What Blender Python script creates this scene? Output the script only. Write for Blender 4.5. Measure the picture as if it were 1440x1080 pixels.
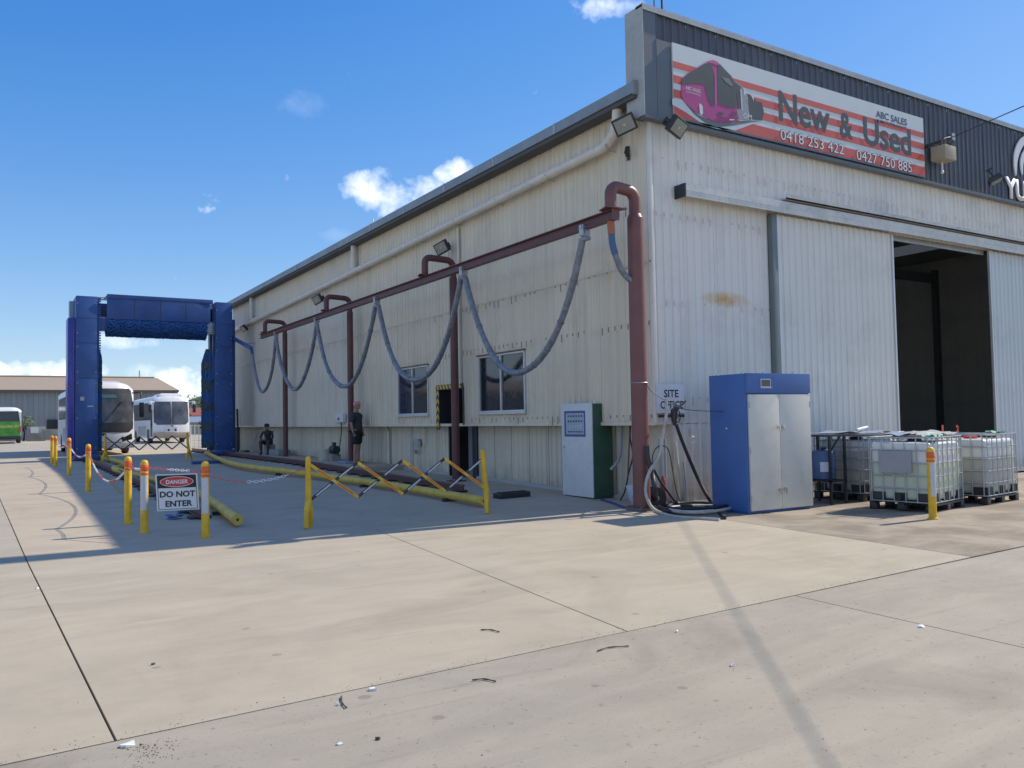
import bpy, bmesh, math, random
import numpy as np
from mathutils import Vector, Matrix
random.seed(7)
PI = math.pi
for _o in list(bpy.data.objects): bpy.data.objects.remove(_o)
scene = bpy.context.scene
col = scene.collection

# ------------------------------------------------------------------ camera
class Cam:
    """photo camera solved from the two wall directions; used to measure places on real planes"""
    def __init__(s, v1=(-5, 602), v2=(2578, 555), h=1.57, foot=(926, 712)):
        s.f = math.sqrt(-((v1[0]-720)*(v2[0]-720)+(v1[1]-540)*(v2[1]-540)))
        n = lambda v: v/np.linalg.norm(v)
        dY = n(np.array([(v1[0]-720)/s.f, -(v1[1]-540)/s.f, -1.0]))
        dX = n(np.array([(v2[0]-720)/s.f, -(v2[1]-540)/s.f, -1.0]))
        s.R = np.array([dX, dY, np.cross(dX, dY)])
        d = s.ray(*foot); t = -h/d[2]
        s.C = np.array([-d[0]*t, -d[1]*t, h])
    def ray(s, x, y): return s.R @ np.array([(x-720)/s.f, -(y-540)/s.f, -1.0])
    def X(s, x, y, X=0.0):
        d = s.ray(x, y); return s.C+d*(X-s.C[0])/d[0]
    def Y(s, x, y, Y=0.0):
        d = s.ray(x, y); return s.C+d*(Y-s.C[1])/d[1]
    def Z(s, x, y, Z=0.0):
        d = s.ray(x, y); return s.C+d*(Z-s.C[2])/d[2]
def gz(y): return min(max(y*0.014, 0.0), 0.21)          # the yard rises gently past the shed corner
CAM = Cam()
def G(px, py):                                           # point of the yard surface
    z = 0.0
    for _ in range(12):
        p = CAM.Z(px, py, z); z = gz(p[1])
    return p
cd = bpy.data.cameras.new('camera'); cam = bpy.data.objects.new('camera', cd); col.objects.link(cam)
mw = Matrix.Identity(4)
for i in range(3):
    for j in range(3): mw[i][j] = CAM.R[i][j]
    mw[i][3] = CAM.C[i]
cam.matrix_world = mw
cd.sensor_width = 36; cd.lens = CAM.f/1440*36; cd.clip_start = 0.05; cd.clip_end = 6000
scene.camera = cam

# ------------------------------------------------------------------ sun, sky, exposure
SUN_EL = math.radians(42.4)
SUN_AZ = math.atan2(-0.055, 1.0)                         # direction towards the sun, from +X
SD = Vector((math.cos(SUN_EL)*math.cos(SUN_AZ), math.cos(SUN_EL)*math.sin(SUN_AZ), math.sin(SUN_EL)))
sl = bpy.data.lights.new('sun', 'SUN'); sl.energy = 3.35; sl.angle = math.radians(0.7); sl.color = (1.0, 0.90, 0.75)
so = bpy.data.objects.new('sun', sl); col.objects.link(so)
so.rotation_euler = SD.to_track_quat('Z', 'Y').to_euler(); so.location = (30, -5, 40)
world = bpy.data.worlds.new('World'); scene.world = world; world.use_nodes = True
def build_world():
    nt = world.node_tree; nt.nodes.clear(); N = nt.nodes; L = nt.links
    out = N.new('ShaderNodeOutputWorld'); bg = N.new('ShaderNodeBackground'); bg.inputs[1].default_value = 0.15
    sky = N.new('ShaderNodeTexSky'); sky.sky_type = 'NISHITA'; sky.sun_disc = False
    sky.sun_elevation = SUN_EL; sky.sun_rotation = math.radians(90)-SUN_AZ
    sky.air_density = 1.0; sky.dust_density = 0.15; sky.ozone_density = 1.0; sky.altitude = 10
    tc = N.new('ShaderNodeTexCoord')
    def m(op, a, b=None, c=None, clamp=False):
        n = N.new('ShaderNodeMath'); n.operation = op; n.use_clamp = clamp
        for i, v in enumerate((a, b, c)):
            if v is None: continue
            if isinstance(v, (int, float)): n.inputs[i].default_value = v
            else: L.new(v, n.inputs[i])
        return n.outputs[0]
    sep = N.new('ShaderNodeSeparateXYZ'); L.new(tc.outputs['Generated'], sep.inputs[0])
    # cloud field on a flat layer: direction divided by its height
    zz = m('MAXIMUM', sep.outputs[2], 0.02)
    cmb = N.new('ShaderNodeCombineXYZ'); L.new(m('DIVIDE', sep.outputs[0], m('ADD', zz, 0.12)), cmb.inputs[0])
    L.new(m('DIVIDE', sep.outputs[1], m('ADD', zz, 0.12)), cmb.inputs[1]); L.new(m('MULTIPLY', sep.outputs[2], 6.0), cmb.inputs[2])
    def noise(vec, scale, detail=8, rough=.55):
        n = N.new('ShaderNodeTexNoise'); n.inputs['Scale'].default_value = scale; n.inputs['Detail'].default_value = detail
        n.inputs['Roughness'].default_value = rough; L.new(vec, n.inputs['Vector']); return n.outputs[0]
    n1 = noise(cmb.outputs[0], 1.15); n2 = noise(tc.outputs['Generated'], 22, 9, .6); n3 = noise(tc.outputs['Generated'], 7, 5)
    low = m('SUBTRACT', 1.0, m('DIVIDE', sep.outputs[2], 0.10), clamp=True)      # cumulus row over the horizon, all round
    hor = m('MULTIPLY', low, m('MULTIPLY', m('SUBTRACT', m('ADD', n2, m('MULTIPLY', n3, .75)), .94), 7.0, clamp=True), clamp=True)
    total = m('MULTIPLY', hor, .75)
    def puff(px, py, rx, ry, k):
        nonlocal total
        d = Vector(CAM.ray(px, py)).normalized()
        side = Vector((0, 0, 1)).cross(d).normalized(); up = d.cross(side)
        def dot(v):
            n = N.new('ShaderNodeVectorMath'); n.operation = 'DOT_PRODUCT'; L.new(tc.outputs['Generated'], n.inputs[0]); n.inputs[1].default_value = v; return n.outputs['Value']
        a = m('DIVIDE', dot(side), rx/1160.); b = m('DIVIDE', dot(up), ry/1160.)
        r2 = m('ADD', m('MULTIPLY', a, a), m('MULTIPLY', b, b))
        fall = m('SUBTRACT', 1.0, r2, clamp=True)
        front = m('GREATER_THAN', dot(d), 0.5)
        v = m('MULTIPLY', m('MULTIPLY', m('SUBTRACT', m('ADD', m('MULTIPLY', fall, .62), m('MULTIPLY', n2, 1.9)), 1.30), 1.7*k, clamp=True), front)
        total = m('MAXIMUM', total, m('MULTIPLY', v, min(1.0, k)))
    puff(548, 270, 95, 42, .85); puff(640, 240, 40, 22, .9); puff(470, 330, 50, 18, .3); puff(432, 148, 60, 26, .28)
    puff(825, 8, 60, 30, .8); puff(888, 12, 36, 22, .7); puff(185, 480, 80, 16, .7); puff(60, 520, 130, 26, 1.0)
    puff(250, 540, 70, 34, 1.0); puff(205, 524, 60, 18, .5)
    # unseen clouds outside the view, thickened to whiten the fill light
    spread = m('MULTIPLY', m('SUBTRACT', n1, .50), 4.0, clamp=True)
    dny = N.new('ShaderNodeVectorMath'); dny.operation = 'DOT_PRODUCT'; L.new(tc.outputs['Generated'], dny.inputs[0]); dny.inputs[1].default_value = Vector(CAM.ray(560, 250)).normalized()
    away = m('LESS_THAN', dny.outputs['Value'], 0.60)
    total = m('MAXIMUM', total, m('MULTIPLY', m('MULTIPLY', spread, away), .8))
    # hue, saturation and tint shift that deepens the blue of the sky
    hs = N.new('ShaderNodeHueSaturation'); hs.inputs['Hue'].default_value = 0.517; hs.inputs['Saturation'].default_value = 1.50; hs.inputs['Value'].default_value = 0.93
    def vm(op, a, b):
        n = N.new('ShaderNodeVectorMath'); n.operation = op
        for i, v in enumerate((a, b)):
            if isinstance(v, tuple): n.inputs[i].default_value = v
            else: L.new(v, n.inputs[i])
        return n.outputs[0]
    soft = vm('DIVIDE', sky.outputs[0], vm('ADD', vm('MULTIPLY', sky.outputs[0], (.15,)*3), (.70,)*3))   # camera-like roll-off towards the horizon
    L.new(vm('MULTIPLY', soft, (.84, .96, 1.08)), hs.inputs['Color'])
    mx = N.new('ShaderNodeMix'); mx.data_type = 'RGBA'; L.new(total, mx.inputs[0]); L.new(hs.outputs[0], mx.inputs[6]); mx.inputs[7].default_value = (7.2, 7.15, 7.2, 1)
    L.new(mx.outputs[2], bg.inputs[0]); L.new(bg.outputs[0], out.inputs[0])
build_world()
scene.view_settings.view_transform = 'Standard'; scene.view_settings.look = 'None'
scene.view_settings.exposure = 0.68; scene.view_settings.gamma = 1.0; scene.view_settings.use_curve_mapping = False

# ------------------------------------------------------------------ materials
class NB:
    def __init__(s, name):
        s.mat = bpy.data.materials.new(name); s.mat.use_nodes = True
        s.nt = s.mat.node_tree; s.nt.nodes.clear(); s.N = s.nt.nodes; s.L = s.nt.links
        s.out = s.N.new('ShaderNodeOutputMaterial'); s.b = s.N.new('ShaderNodeBsdfPrincipled'); s.L.new(s.b.outputs[0], s.out.inputs[0])
        g = s.N.new('ShaderNodeNewGeometry'); s.pos = g.outputs['Position']
        s.sep = s.N.new('ShaderNodeSeparateXYZ'); s.L.new(s.pos, s.sep.inputs[0])
    def set(s, k, v):
        if isinstance(v, (int, float, tuple)): s.b.inputs[k].default_value = v
        else: s.L.new(v, s.b.inputs[k])
    def m(s, op, a, b=None, c=None, clamp=False):
        n = s.N.new('ShaderNodeMath'); n.operation = op; n.use_clamp = clamp
        for i, v in enumerate((a, b, c)):
            if v is None: continue
            if isinstance(v, (int, float)): n.inputs[i].default_value = v
            else: s.L.new(v, n.inputs[i])
        return n.outputs[0]
    def scaled(s, v):
        n = s.N.new('ShaderNodeVectorMath'); n.operation = 'MULTIPLY'; s.L.new(s.pos, n.inputs[0]); n.inputs[1].default_value = v; return n.outputs[0]
    def noise(s, scale=1, detail=4, rough=.5, vec=None, dist=0.0):
        n = s.N.new('ShaderNodeTexNoise'); n.inputs['Scale'].default_value = scale; n.inputs['Detail'].default_value = detail
        n.inputs['Roughness'].default_value = rough; n.inputs['Distortion'].default_value = dist
        s.L.new(vec if vec is not None else s.pos, n.inputs['Vector']); return n.outputs[0]
    def ramp(s, f, lo, hi):
        n = s.N.new('ShaderNodeMapRange'); s.L.new(f, n.inputs[0]); n.inputs[1].default_value = lo; n.inputs[2].default_value = hi; return n.outputs[0]
    def mix(s, f, a, b):
        n = s.N.new('ShaderNodeMix'); n.data_type = 'RGBA'
        for i, v in ((0, f), (6, a), (7, b)):
            if isinstance(v, (int, float)): n.inputs[i].default_value = v
            elif isinstance(v, tuple): n.inputs[i].default_value = (*v[:3], 1)
            else: s.L.new(v, n.inputs[i])
        return n.outputs[2]
    def bump(s, h, strength=.3, dist=.01):
        n = s.N.new('ShaderNodeBump'); n.inputs['Strength'].default_value = strength; n.inputs['Distance'].default_value = dist
        s.L.new(h, n.inputs['Height']); s.L.new(n.outputs[0], s.b.inputs['Normal'])
def tint(c, k): return tuple(min(1, x*k) for x in c)
MATS = {}
def M(name, c, rough=.55, metal=0.0, var=.10, scale=2.5, bump=0.0, bscale=60, grime=0.0, **kw):
    if name in MATS: return MATS[name]
    n = NB(name); f = n.noise(scale, 5, .6)
    cc = n.mix(n.ramp(f, .3, .7), tint(c, 1-var), tint(c, 1+var))
    if grime:
        g = n.noise(scale*3.1, 7, .65, dist=.6); cc = n.mix(n.m('MULTIPLY', n.ramp(g, .5, .75), grime, clamp=True), cc, (.13, .115, .095))
    n.set('Base Color', cc); n.set('Metallic', metal)
    n.set('Roughness', n.m('ADD', n.m('MULTIPLY', n.noise(scale*4, 3), .25), rough-.12, clamp=True))
    if bump: n.bump(n.noise(bscale, 4), bump, .004)
    for k, v in kw.items(): n.b.inputs[k.replace('_', ' ')].default_value = v
    MATS[name] = n.mat; return n.mat

def concrete(name, c, warm, specks=.0, stain=.35, brush=True, wet=0.0, blotch=(.16, .13, .10)):
    n = NB(name)
    big = n.noise(.22, 5, .55); mid = n.noise(.9, 6, .6, dist=.5)
    cc = n.mix(n.ramp(big, .35, .65), c, warm)
    cc = n.mix(n.m('MULTIPLY', n.ramp(mid, .36, .68), .65), cc, tint(c, .78))
    swirl = n.noise(1.0, 6, .6, vec=n.scaled((.55, 1.9, 1)), dist=1.2)            # broom and float marks
    cc = n.mix(n.m('MULTIPLY', n.ramp(swirl, .42, .72), .6), cc, tint(warm, 1.13))
    dk = n.noise(.5, 8, .62, dist=.8)
    cc = n.mix(n.m('MULTIPLY', n.ramp(dk, .56, .78), stain), cc, blotch)
    if specks:
        v = n.noise(16, 5, .7); cc = n.mix(n.m('MULTIPLY', n.ramp(v, .60, .72), specks), cc, tint(c, .42))
        v2 = n.noise(55, 3, .6); cc = n.mix(n.m('MULTIPLY', n.ramp(v2, .62, .72), specks), cc, tint(c, .5))
    ty = n.noise(1.0, 4, .6, vec=n.scaled((.35, 6.5, 1)), dist=.35)                   # faint tyre scuffs
    cc = n.mix(n.m('MULTIPLY', n.m('MULTIPLY', n.ramp(ty, .60, .72), n.ramp(n.noise(.35, 3), .45, .6)), .30), cc, (.13, .12, .105))
    vo = n.N.new('ShaderNodeTexVoronoi'); vo.inputs['Scale'].default_value = 1.7; n.L.new(n.pos, vo.inputs['Vector'])   # oil drips
    dr = n.m('MULTIPLY', n.m('LESS_THAN', n.m('ADD', vo.outputs['Distance'], n.m('MULTIPLY', n.noise(9, 4), .12)), .115), .38)
    cc = n.mix(dr, cc, (.10, .09, .075))
    fine = n.noise(120, 3, .6); cc = n.mix(n.m('MULTIPLY', n.ramp(fine, .3, .75), .22), cc, tint(c, .62))
    if wet:
        w = n.noise(.9, 5, .6, dist=.6); wm = n.ramp(w, .44, .60)
        cc = n.mix(n.m('MULTIPLY', wm, wet), cc, (.115, .088, .062))
    n.set('Base Color', cc); n.set('Roughness', n.m('ADD', n.m('MULTIPLY', mid, .25), .66))
    n.set('Specular IOR Level', .3)
    n.bump(n.m('ADD', n.noise(140, 3, .6), n.m('MULTIPLY', n.noise(8, 5), .8)), .25, .004)
    return n.mat
m_slab = concrete('concrete_pale', (.415, .365, .28), (.45, .385, .28), .18, .32)
m_bay = concrete('concrete_bay', (.455, .385, .29), (.465, .39, .285), .16, .34)
m_old = concrete('concrete_old', (.335, .305, .245), (.385, .335, .255), .85, .75)
m_apron = concrete('concrete_apron', (.32, .275, .215), (.36, .30, .225), .30, .45, wet=.5)
m_yard = concrete('yard_ground', (.385, .35, .285), (.43, .38, .29), .15, .25)
m_joint = M('joint_dirt', (.10, .09, .072), .9, var=.4, scale=6)

def cladding(name, c, alt, rows=(), rustk=.7, pitch=.19, axis='Y', streak=.35, ymax=99):
    n = NB(name)
    a = n.sep.outputs[1] if axis == 'Y' else n.sep.outputs[0]; z = n.sep.outputs[2]
    # sheet by sheet tone: whole sheets differ
    sh = n.m('FLOOR', n.m('DIVIDE', a, .76)); w = n.N.new('ShaderNodeTexWhiteNoise'); w.noise_dimensions = '1D'; n.L.new(sh, w.inputs['W'])
    cc = n.mix(n.m('MULTIPLY', w.outputs[0], .6), c, alt)
    cc = n.mix(n.ramp(n.noise(.17, 3), .38, .62), cc, n.mix(.5, cc, alt))
    st = n.noise(1, 6, .6, vec=n.scaled((5, 5, .22)))                               # run-off streaks
    cc = n.mix(n.m('MULTIPLY', n.ramp(st, .48, .78), streak), cc, tint(c, .55))
    gr = n.noise(.8, 7, .65); cc = n.mix(n.m('MULTIPLY', n.ramp(gr, .52, .8), .3), cc, (.30, .26, .20))
    cc = n.mix(n.m('MULTIPLY', n.m('MULTIPLY', n.m('SUBTRACT', .55, z), 1.6, clamp=True), n.ramp(n.noise(3, 6), .3, .7)), cc, (.22, .19, .15))
    if rows:
        rib = n.m('DIVIDE', a, pitch); fr = n.m('ABSOLUTE', n.m('SUBTRACT', n.m('FRACT', rib), .5)); on = n.m('LESS_THAN', fr, .10)
        for k, zr in enumerate(rows):
            ww = n.N.new('ShaderNodeTexWhiteNoise'); ww.noise_dimensions = '1D'; n.L.new(n.m('ADD', n.m('FLOOR', rib), 100.0*k+.3), ww.inputs['W'])
            ln = n.m('ADD', n.m('MULTIPLY', n.m('POWER', ww.outputs[0], 2.2), .17), .02)
            ins = n.m('MULTIPLY', n.m('LESS_THAN', z, zr), n.m('GREATER_THAN', n.m('ADD', z, ln), zr))
            pres = n.m('LESS_THAN', a, ymax)
            mk = n.m('MULTIPLY', n.m('MULTIPLY', n.m('MULTIPLY', ins, on), n.m('GREATER_THAN', ww.outputs[0], .22)), n.m('MULTIPLY', pres, rustk))
            cc = n.mix(mk, cc, (.075, .045, .03))
        # rusty bleed round each row
        for zr in rows:
            d = n.m('SUBTRACT', 1.0, n.m('MULTIPLY', n.m('ABSOLUTE', n.m('SUBTRACT', z, zr-.08)), 5.0), clamp=True)
            cc = n.mix(n.m('MULTIPLY', n.m('MULTIPLY', d, .32), n.ramp(n.noise(2.2, 6, .7), .45, .75)), cc, (.34, .20, .11))
    n.set('Base Color', cc); n.set('Roughness', .52); n.set('Metallic', 0.0); n.set('Specular IOR Level', .35)
    n.bump(n.noise(2.0, 3), .12, .02)
    return n.mat, n
m_wallL, _ = cladding('cladding_cream', (.71, .63, .475), (.78, .69, .52), rows=(5.42, 4.30, 3.26, 1.60), ymax=8.5, streak=.32)
m_wallLf, _ = cladding('cladding_grey_cream', (.71, .655, .545), (.71, .635, .49), rows=(4.30,), rustk=.3)
m_low, _ = cladding('cladding_low', (.64, .57, .44), (.69, .61, .465), streak=.45)
m_front, _ = cladding('cladding_front', (.80, .76, .67), (.75, .715, .63), axis='X', streak=.28, rustk=.28, rows=(6.2, 1.9, 3.62, 5.2))
def rusty_front():
    mt, n = cladding('cladding_front_rust', (.81, .77, .68), (.76, .725, .65), axis='X', streak=.2, rustk=.28, rows=(1.9, 3.62, 5.2))
    x, z = n.sep.outputs[0], n.sep.outputs[2]
    ex = n.m('DIVIDE', n.m('SUBTRACT', x, 1.8), .70); ez = n.m('DIVIDE', n.m('SUBTRACT', z, 3.73), .16)
    r = n.m('SUBTRACT', 1.0, n.m('ADD', n.m('MULTIPLY', ex, ex), n.m('MULTIPLY', ez, ez)), clamp=True)
    f = n.m('MULTIPLY', n.m('MULTIPLY', r, n.ramp(n.noise(5, 5), .22, .6), clamp=True), .85, clamp=True)
    old = n.b.inputs['Base Color'].links[0].from_socket
    n.set('Base Color', n.mix(f, old, (.62, .33, .06))); return mt
m_frontR = rusty_front()
m_door, _ = cladding('door_cladding', (.76, .735, .65), (.73, .71, .63), axis='X', streak=.12)
m_doorR, _ = cladding('door_cladding_bluish', (.60, .64, .65), (.66, .68, .65), axis='X', streak=.15)
m_dark, _ = cladding('parapet_charcoal', (.088, .10, .118), (.10, .112, .128), axis='X', streak=.2)
m_flatdark = M('charcoal_flashing', (.125, .14, .155), .45, var=.06)
m_cap = M('parapet_cap', (.36, .38, .37), .4, .2, var=.12)
m_galv = M('galvanised', (.42, .44, .45), .38, .55, var=.12, scale=6)
m_gutter = M('gutter_zinc', (.27, .31, .32), .5, .25, var=.15, scale=1.2, grime=.35)
m_pvc = M('painted_pipe', (.72, .67, .57), .5, var=.08, grime=.25)
m_redox = M('red_oxide_paint', (.125, .046, .042), .48, var=.14, grime=.15)
m_redox2 = M('red_oxide_post', (.185, .070, .062), .45, var=.14, grime=.15)
m_hose = M('wrapped_hose', (.185, .20, .235), .32, var=.35, scale=9, bump=.5, bscale=45)
m_blue = M('gantry_blue', (.032, .088, .265), .46, var=.22, scale=1.3, grime=.30)
m_blue2 = M('gantry_blue_panel', (.055, .060, .33), .30, var=.15)
m_cabblue = M('cabinet_blue', (.045, .125, .345), .40, var=.10, scale=1.6, grime=.14)
m_cabgrey = M('cabinet_grey', (.62, .60, .52), .42, var=.05, scale=1.2, grime=.16)
m_green = M('cabinet_green', (.042, .105, .066), .42, var=.10, grime=.1)
m_cabwhite = M('cabinet_white', (.64, .635, .62), .45, var=.05, grime=.16)
m_yel = M('bollard_yellow', (.76, .45, .02), .5, var=.16, scale=6, grime=.30)
m_pipeyel = M('pipe_yellow', (.64, .44, .06), .55, var=.16, scale=3, grime=.35)
m_oran = M('reflector_orange', (.75, .13, .02), .3, var=.1)
m_white = M('white_paint', (.74, .74, .72), .45, var=.05)
m_refl = M('reflector_white', (.55, .56, .58), .3, var=.05)
m_black = M('black_rubber', (.022, .022, .024), .6, var=.2)
m_blackp = M('black_plastic', (.03, .032, .036), .45, var=.2)
m_glass = M('dark_glass', (.012, .018, .024), .12, var=.1, Specular_IOR_Level=.8)
m_glass2 = M('window_glass', (.014, .022, .032), .08, var=.2, Specular_IOR_Level=.8)
m_alu = M('aluminium', (.62, .62, .60), .4, .3, var=.06)
m_steel = M('chrome', (.6, .6, .6), .22, .9, var=.05)
m_red = M('sign_red', (.62, .045, .04), .4, var=.05)
m_banred = M('banner_red', (.58, .10, .075), .5, var=.06)
m_banwhite = M('banner_white', (.60, .64, .62), .5, var=.03)
m_banbus = M('banner_magenta', (.40, .045, .20), .5, var=.06)
m_bandark = M('banner_print_dark', (.055, .068, .068), .5, var=.1)
m_bannavy = M('banner_print_navy', (.03, .08, .20), .5, var=.05)
m_ink = M('ink_black', (.018, .02, .02), .5)
m_signw = M('sign_white', (.74, .74, .73), .4, var=.04)
m_screen = M('windscreen_glass', (.10, .105, .12), .10, var=.5, scale=1.2)
m_buswhite = M('bus_white', (.78, .78, .76), .3, var=.03)
m_bussilver = M('bus_silver', (.40, .43, .42), .35, .2, var=.06)
m_dust = M('bus_dust', (.42, .33, .24), .7, var=.15)
m_busgreen = M('bus_green', (.07, .28, .03), .4, var=.5, scale=1.6)
m_tan = M('roof_tan', (.36, .27, .175), .6, var=.08)
m_shedgrey = M('far_shed_wall', (.27, .29, .29), .6, var=.06, scale=.4)
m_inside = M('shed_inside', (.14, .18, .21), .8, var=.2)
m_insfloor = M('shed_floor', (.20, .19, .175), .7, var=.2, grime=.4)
m_chr = M('chain_red', (.58, .13, .115), .4)
m_chw = M('chain_white', (.74, .74, .74), .4)
m_skin = M('skin', (.40, .215, .145), .55, var=.06)
m_shirt = M('dark_shirt', (.035, .043, .05), .8, var=.2)
m_shorts = M('dark_shorts', (.022, .024, .03), .85, var=.2)
m_boot = M('tan_boots', (.36, .24, .11), .75)
m_work = M('work_wear', (.03, .042, .045), .85, var=.25)
m_workt = M('work_trousers', (.055, .055, .05), .85, var=.25)
m_cream = M('cream_plastic', (.55, .52, .40), .5, grime=.25)
m_beige = M('beige_box', (.40, .34, .22), .5, grime=.1)
m_creamhose = M('cream_hose', (.46, .43, .37), .5, var=.15, scale=8, grime=.4)
m_bluehose = M('blue_hose', (.03, .05, .16), .4)
m_wood = M('twig_brown', (.075, .06, .045), .8, var=.3)
m_leaf = M('tree_leaf', (.055, .085, .03), .6, var=.4, scale=1.2)
m_trunk = M('tree_trunk', (.11, .085, .06), .85, var=.2)
m_hill = M('hill_green', (.055, .085, .05), .9, var=.25, scale=.02)
m_brick = M('house_brick', (.24, .14, .10), .8)
m_rroof = M('house_red_roof', (.25, .075, .05), .7)
m_concblock = M('concrete_block', (.30, .30, .28), .8, var=.15, grime=.3)

def liquid_tank(name, top, low, level):
    n = NB(name); z = n.sep.outputs[2]
    f = n.m('MULTIPLY', n.m('SUBTRACT', level, z), 60.0, clamp=True)
    cc = n.mix(f, top, low); cc = n.mix(n.m('MULTIPLY', n.ramp(n.noise(3, 6), .45, .8), .25), cc, tint(low, .7))
    n.set('Base Color', cc); n.set('Roughness', .30); n.b.inputs['Subsurface Weight'].default_value = .0; return n.mat
def sub_tank(name, *a): MATS[name] = liquid_tank(name, *a); return MATS[name]

# ------------------------------------------------------------------ geometry helpers
class MB:
    def __init__(s): s.v = []; s.f = []; s.mi = []; s.cur = 0
    def add(s, vs, fs):
        o = len(s.v); s.v += [tuple(map(float, v)) for v in vs]
        for f in fs: s.f.append(tuple(i+o for i in f)); s.mi.append(s.cur)
        return s
    def mat(s, i): s.cur = i; return s
    def box(s, x0, x1, y0, y1, z0, z1):
        v = [(x, y, z) for z in (z0, z1) for y in (y0, y1) for x in (x0, x1)]
        return s.add(v, [(0, 2, 3, 1), (4, 5, 7, 6), (0, 1, 5, 4), (2, 6, 7, 3), (0, 4, 6, 2), (1, 3, 7, 5)])
    def obox(s, a, b, w, h, up=(0, 0, 1)):
        """bar from a to b, w wide and h tall"""
        a, b = Vector(a), Vector(b); d = (b-a).normalized(); u = Vector(up)
        r = d.cross(u)
        if r.length < 1e-4: u = Vector((1, 0, 0)); r = d.cross(u)
        r.normalize(); u = r.cross(d).normalized(); r = r*w/2; u = u*h/2
        v = [p+i*r+j*u for p in (a, b) for (i, j) in ((-1, -1), (1, -1), (1, 1), (-1, 1))]
        return s.add(v, [(0, 1, 2, 3), (7, 6, 5, 4), (0, 4, 5, 1), (1, 5, 6, 2), (2, 6, 7, 3), (3, 7, 4, 0)])
    def cyl(s, a, b, r, r2=None, n=12, cap=True):
        a, b = Vector(a), Vector(b); r2 = r if r2 is None else r2
        d = (b-a).normalized(); x = d.orthogonal().normalized(); y = d.cross(x)
        v = []
        for p, q in ((a, r), (b, r2)):
            for k in range(n):
                t = 2*PI*k/n; v.append(p+(x*math.cos(t)+y*math.sin(t))*q)
        f = [(k, (k+1) % n, n+(k+1) % n, n+k) for k in range(n)]
        if cap: f += [tuple(range(n-1, -1, -1)), tuple(range(n, 2*n))]
        return s.add(v, f)
    def tube(s, pts, r, n=8, closed=False):
        P = [Vector(p) for p in pts]; R = r if isinstance(r, (list, tuple)) else [r]*len(P)
        v = []; T = []
        for i in range(len(P)):
            if closed: t = P[(i+1) % len(P)]-P[i-1]
            else: t = P[min(i+1, len(P)-1)]-P[max(i-1, 0)]
            T.append(t.normalized())
        x = T[0].orthogonal().normalized()
        for i, p in enumerate(P):
            x = (x-T[i]*x.dot(T[i])).normalized(); y = T[i].cross(x)
            for k in range(n):
                a = 2*PI*k/n; v.append(p+(x*math.cos(a)+y*math.sin(a))*R[i])
        f = []
        m = len(P) if closed else len(P)-1
        for i in range(m):
            j = (i+1) % len(P)
            for k in range(n): f.append((i*n+k, i*n+(k+1) % n, j*n+(k+1) % n, j*n+k))
        if not closed: f += [tuple(range(n-1, -1, -1)), tuple((len(P)-1)*n+k for k in range(n))]
        return s.add(v, f)
    def lathe(s, c, prof, n=16, axis='Z'):
        v = []
        for r, h in prof:
            for k in range(n):
                a = 2*PI*k/n; p = (r*math.cos(a), r*math.sin(a), h)
                if axis == 'X': p = (h, p[0], p[1])
                if axis == 'Y': p = (p[1], h, p[0])
                v.append((c[0]+p[0], c[1]+p[1], c[2]+p[2]))
        f = []
        for i in range(len(prof)-1):
            for k in range(n): f.append((i*n+k, i*n+(k+1) % n, (i+1)*n+(k+1) % n, (i+1)*n+k))
        f += [tuple(range(n-1, -1, -1)), tuple((len(prof)-1)*n+k for k in range(n))]
        return s.add(v, f)
    def prism(s, pts, off):
        """polygon extruded by the vector off"""
        n = len(pts); o = Vector(off); v = [Vector(p) for p in pts]; v += [p+o for p in v]
        return s.add(v, [tuple(range(n)), tuple(range(2*n-1, n-1, -1))]+[(k, n+k, n+(k+1) % n, (k+1) % n) for k in range(n)])
    def quad(s, a, b, c, d): return s.add([a, b, c, d], [(0, 1, 2, 3)])
    def ball(s, c, r, n=10, m=7, sc=(1, 1, 1)):
        prof = []
        v = []
        for i in range(1, m):
            t = PI*i/m
            for k in range(n):
                a = 2*PI*k/n
                v.append((c[0]+r*sc[0]*math.sin(t)*math.cos(a), c[1]+r*sc[1]*math.sin(t)*math.sin(a), c[2]-r*sc[2]*math.cos(t)))
        f = [(i*n+k, i*n+(k+1) % n, (i+1)*n+(k+1) % n, (i+1)*n+k) for i in range(m-2) for k in range(n)]
        f += [tuple(range(n-1, -1, -1)), tuple((m-2)*n+k for k in range(n))]
        return s.add(v, f)
    def mesh(s, mats, off=(0, 0, 0), bevel=0.0, seg=2, angle=38, name='mesh'):
        me = bpy.data.meshes.new(name); ox, oy, oz = off
        me.from_pydata([(x-ox, y-oy, z-oz) for x, y, z in s.v], [], s.f)
        if not isinstance(mats, (list, tuple)): mats = [mats]
        for q in mats: me.materials.append(q)
        me.polygons.foreach_set('material_index', s.mi)
        bm = bmesh.new(); bm.from_mesh(me)
        bmesh.ops.recalc_face_normals(bm, faces=bm.faces)
        if bevel:
            es = [e for e in bm.edges if len(e.link_faces) == 2 and e.calc_face_angle() > math.radians(25)]
            bmesh.ops.bevel(bm, geom=es, offset=bevel, segments=seg, profile=.6, affect='EDGES')
        bm.to_mesh(me); bm.free()
        me.polygons.foreach_set('use_smooth', [True]*len(me.polygons)); me.set_sharp_from_angle(angle=math.radians(angle))
        me.update(); return me
    def build(s, name, mats, parent=None, world=True, **kw):
        off = tuple(wloc(parent)) if (parent and world) else (0, 0, 0)
        return link(name, s.mesh(mats, off, name=name, **kw), parent)
def wloc(o):
    v = Vector(o.location)
    while o.parent: o = o.parent; v = v+Vector(o.location)
    return v
def link(name, me, parent=None, loc=None):
    o = bpy.data.objects.new(name, me); col.objects.link(o)
    if parent: o.parent = parent
    if loc is not None: o.location = loc
    return o
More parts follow.
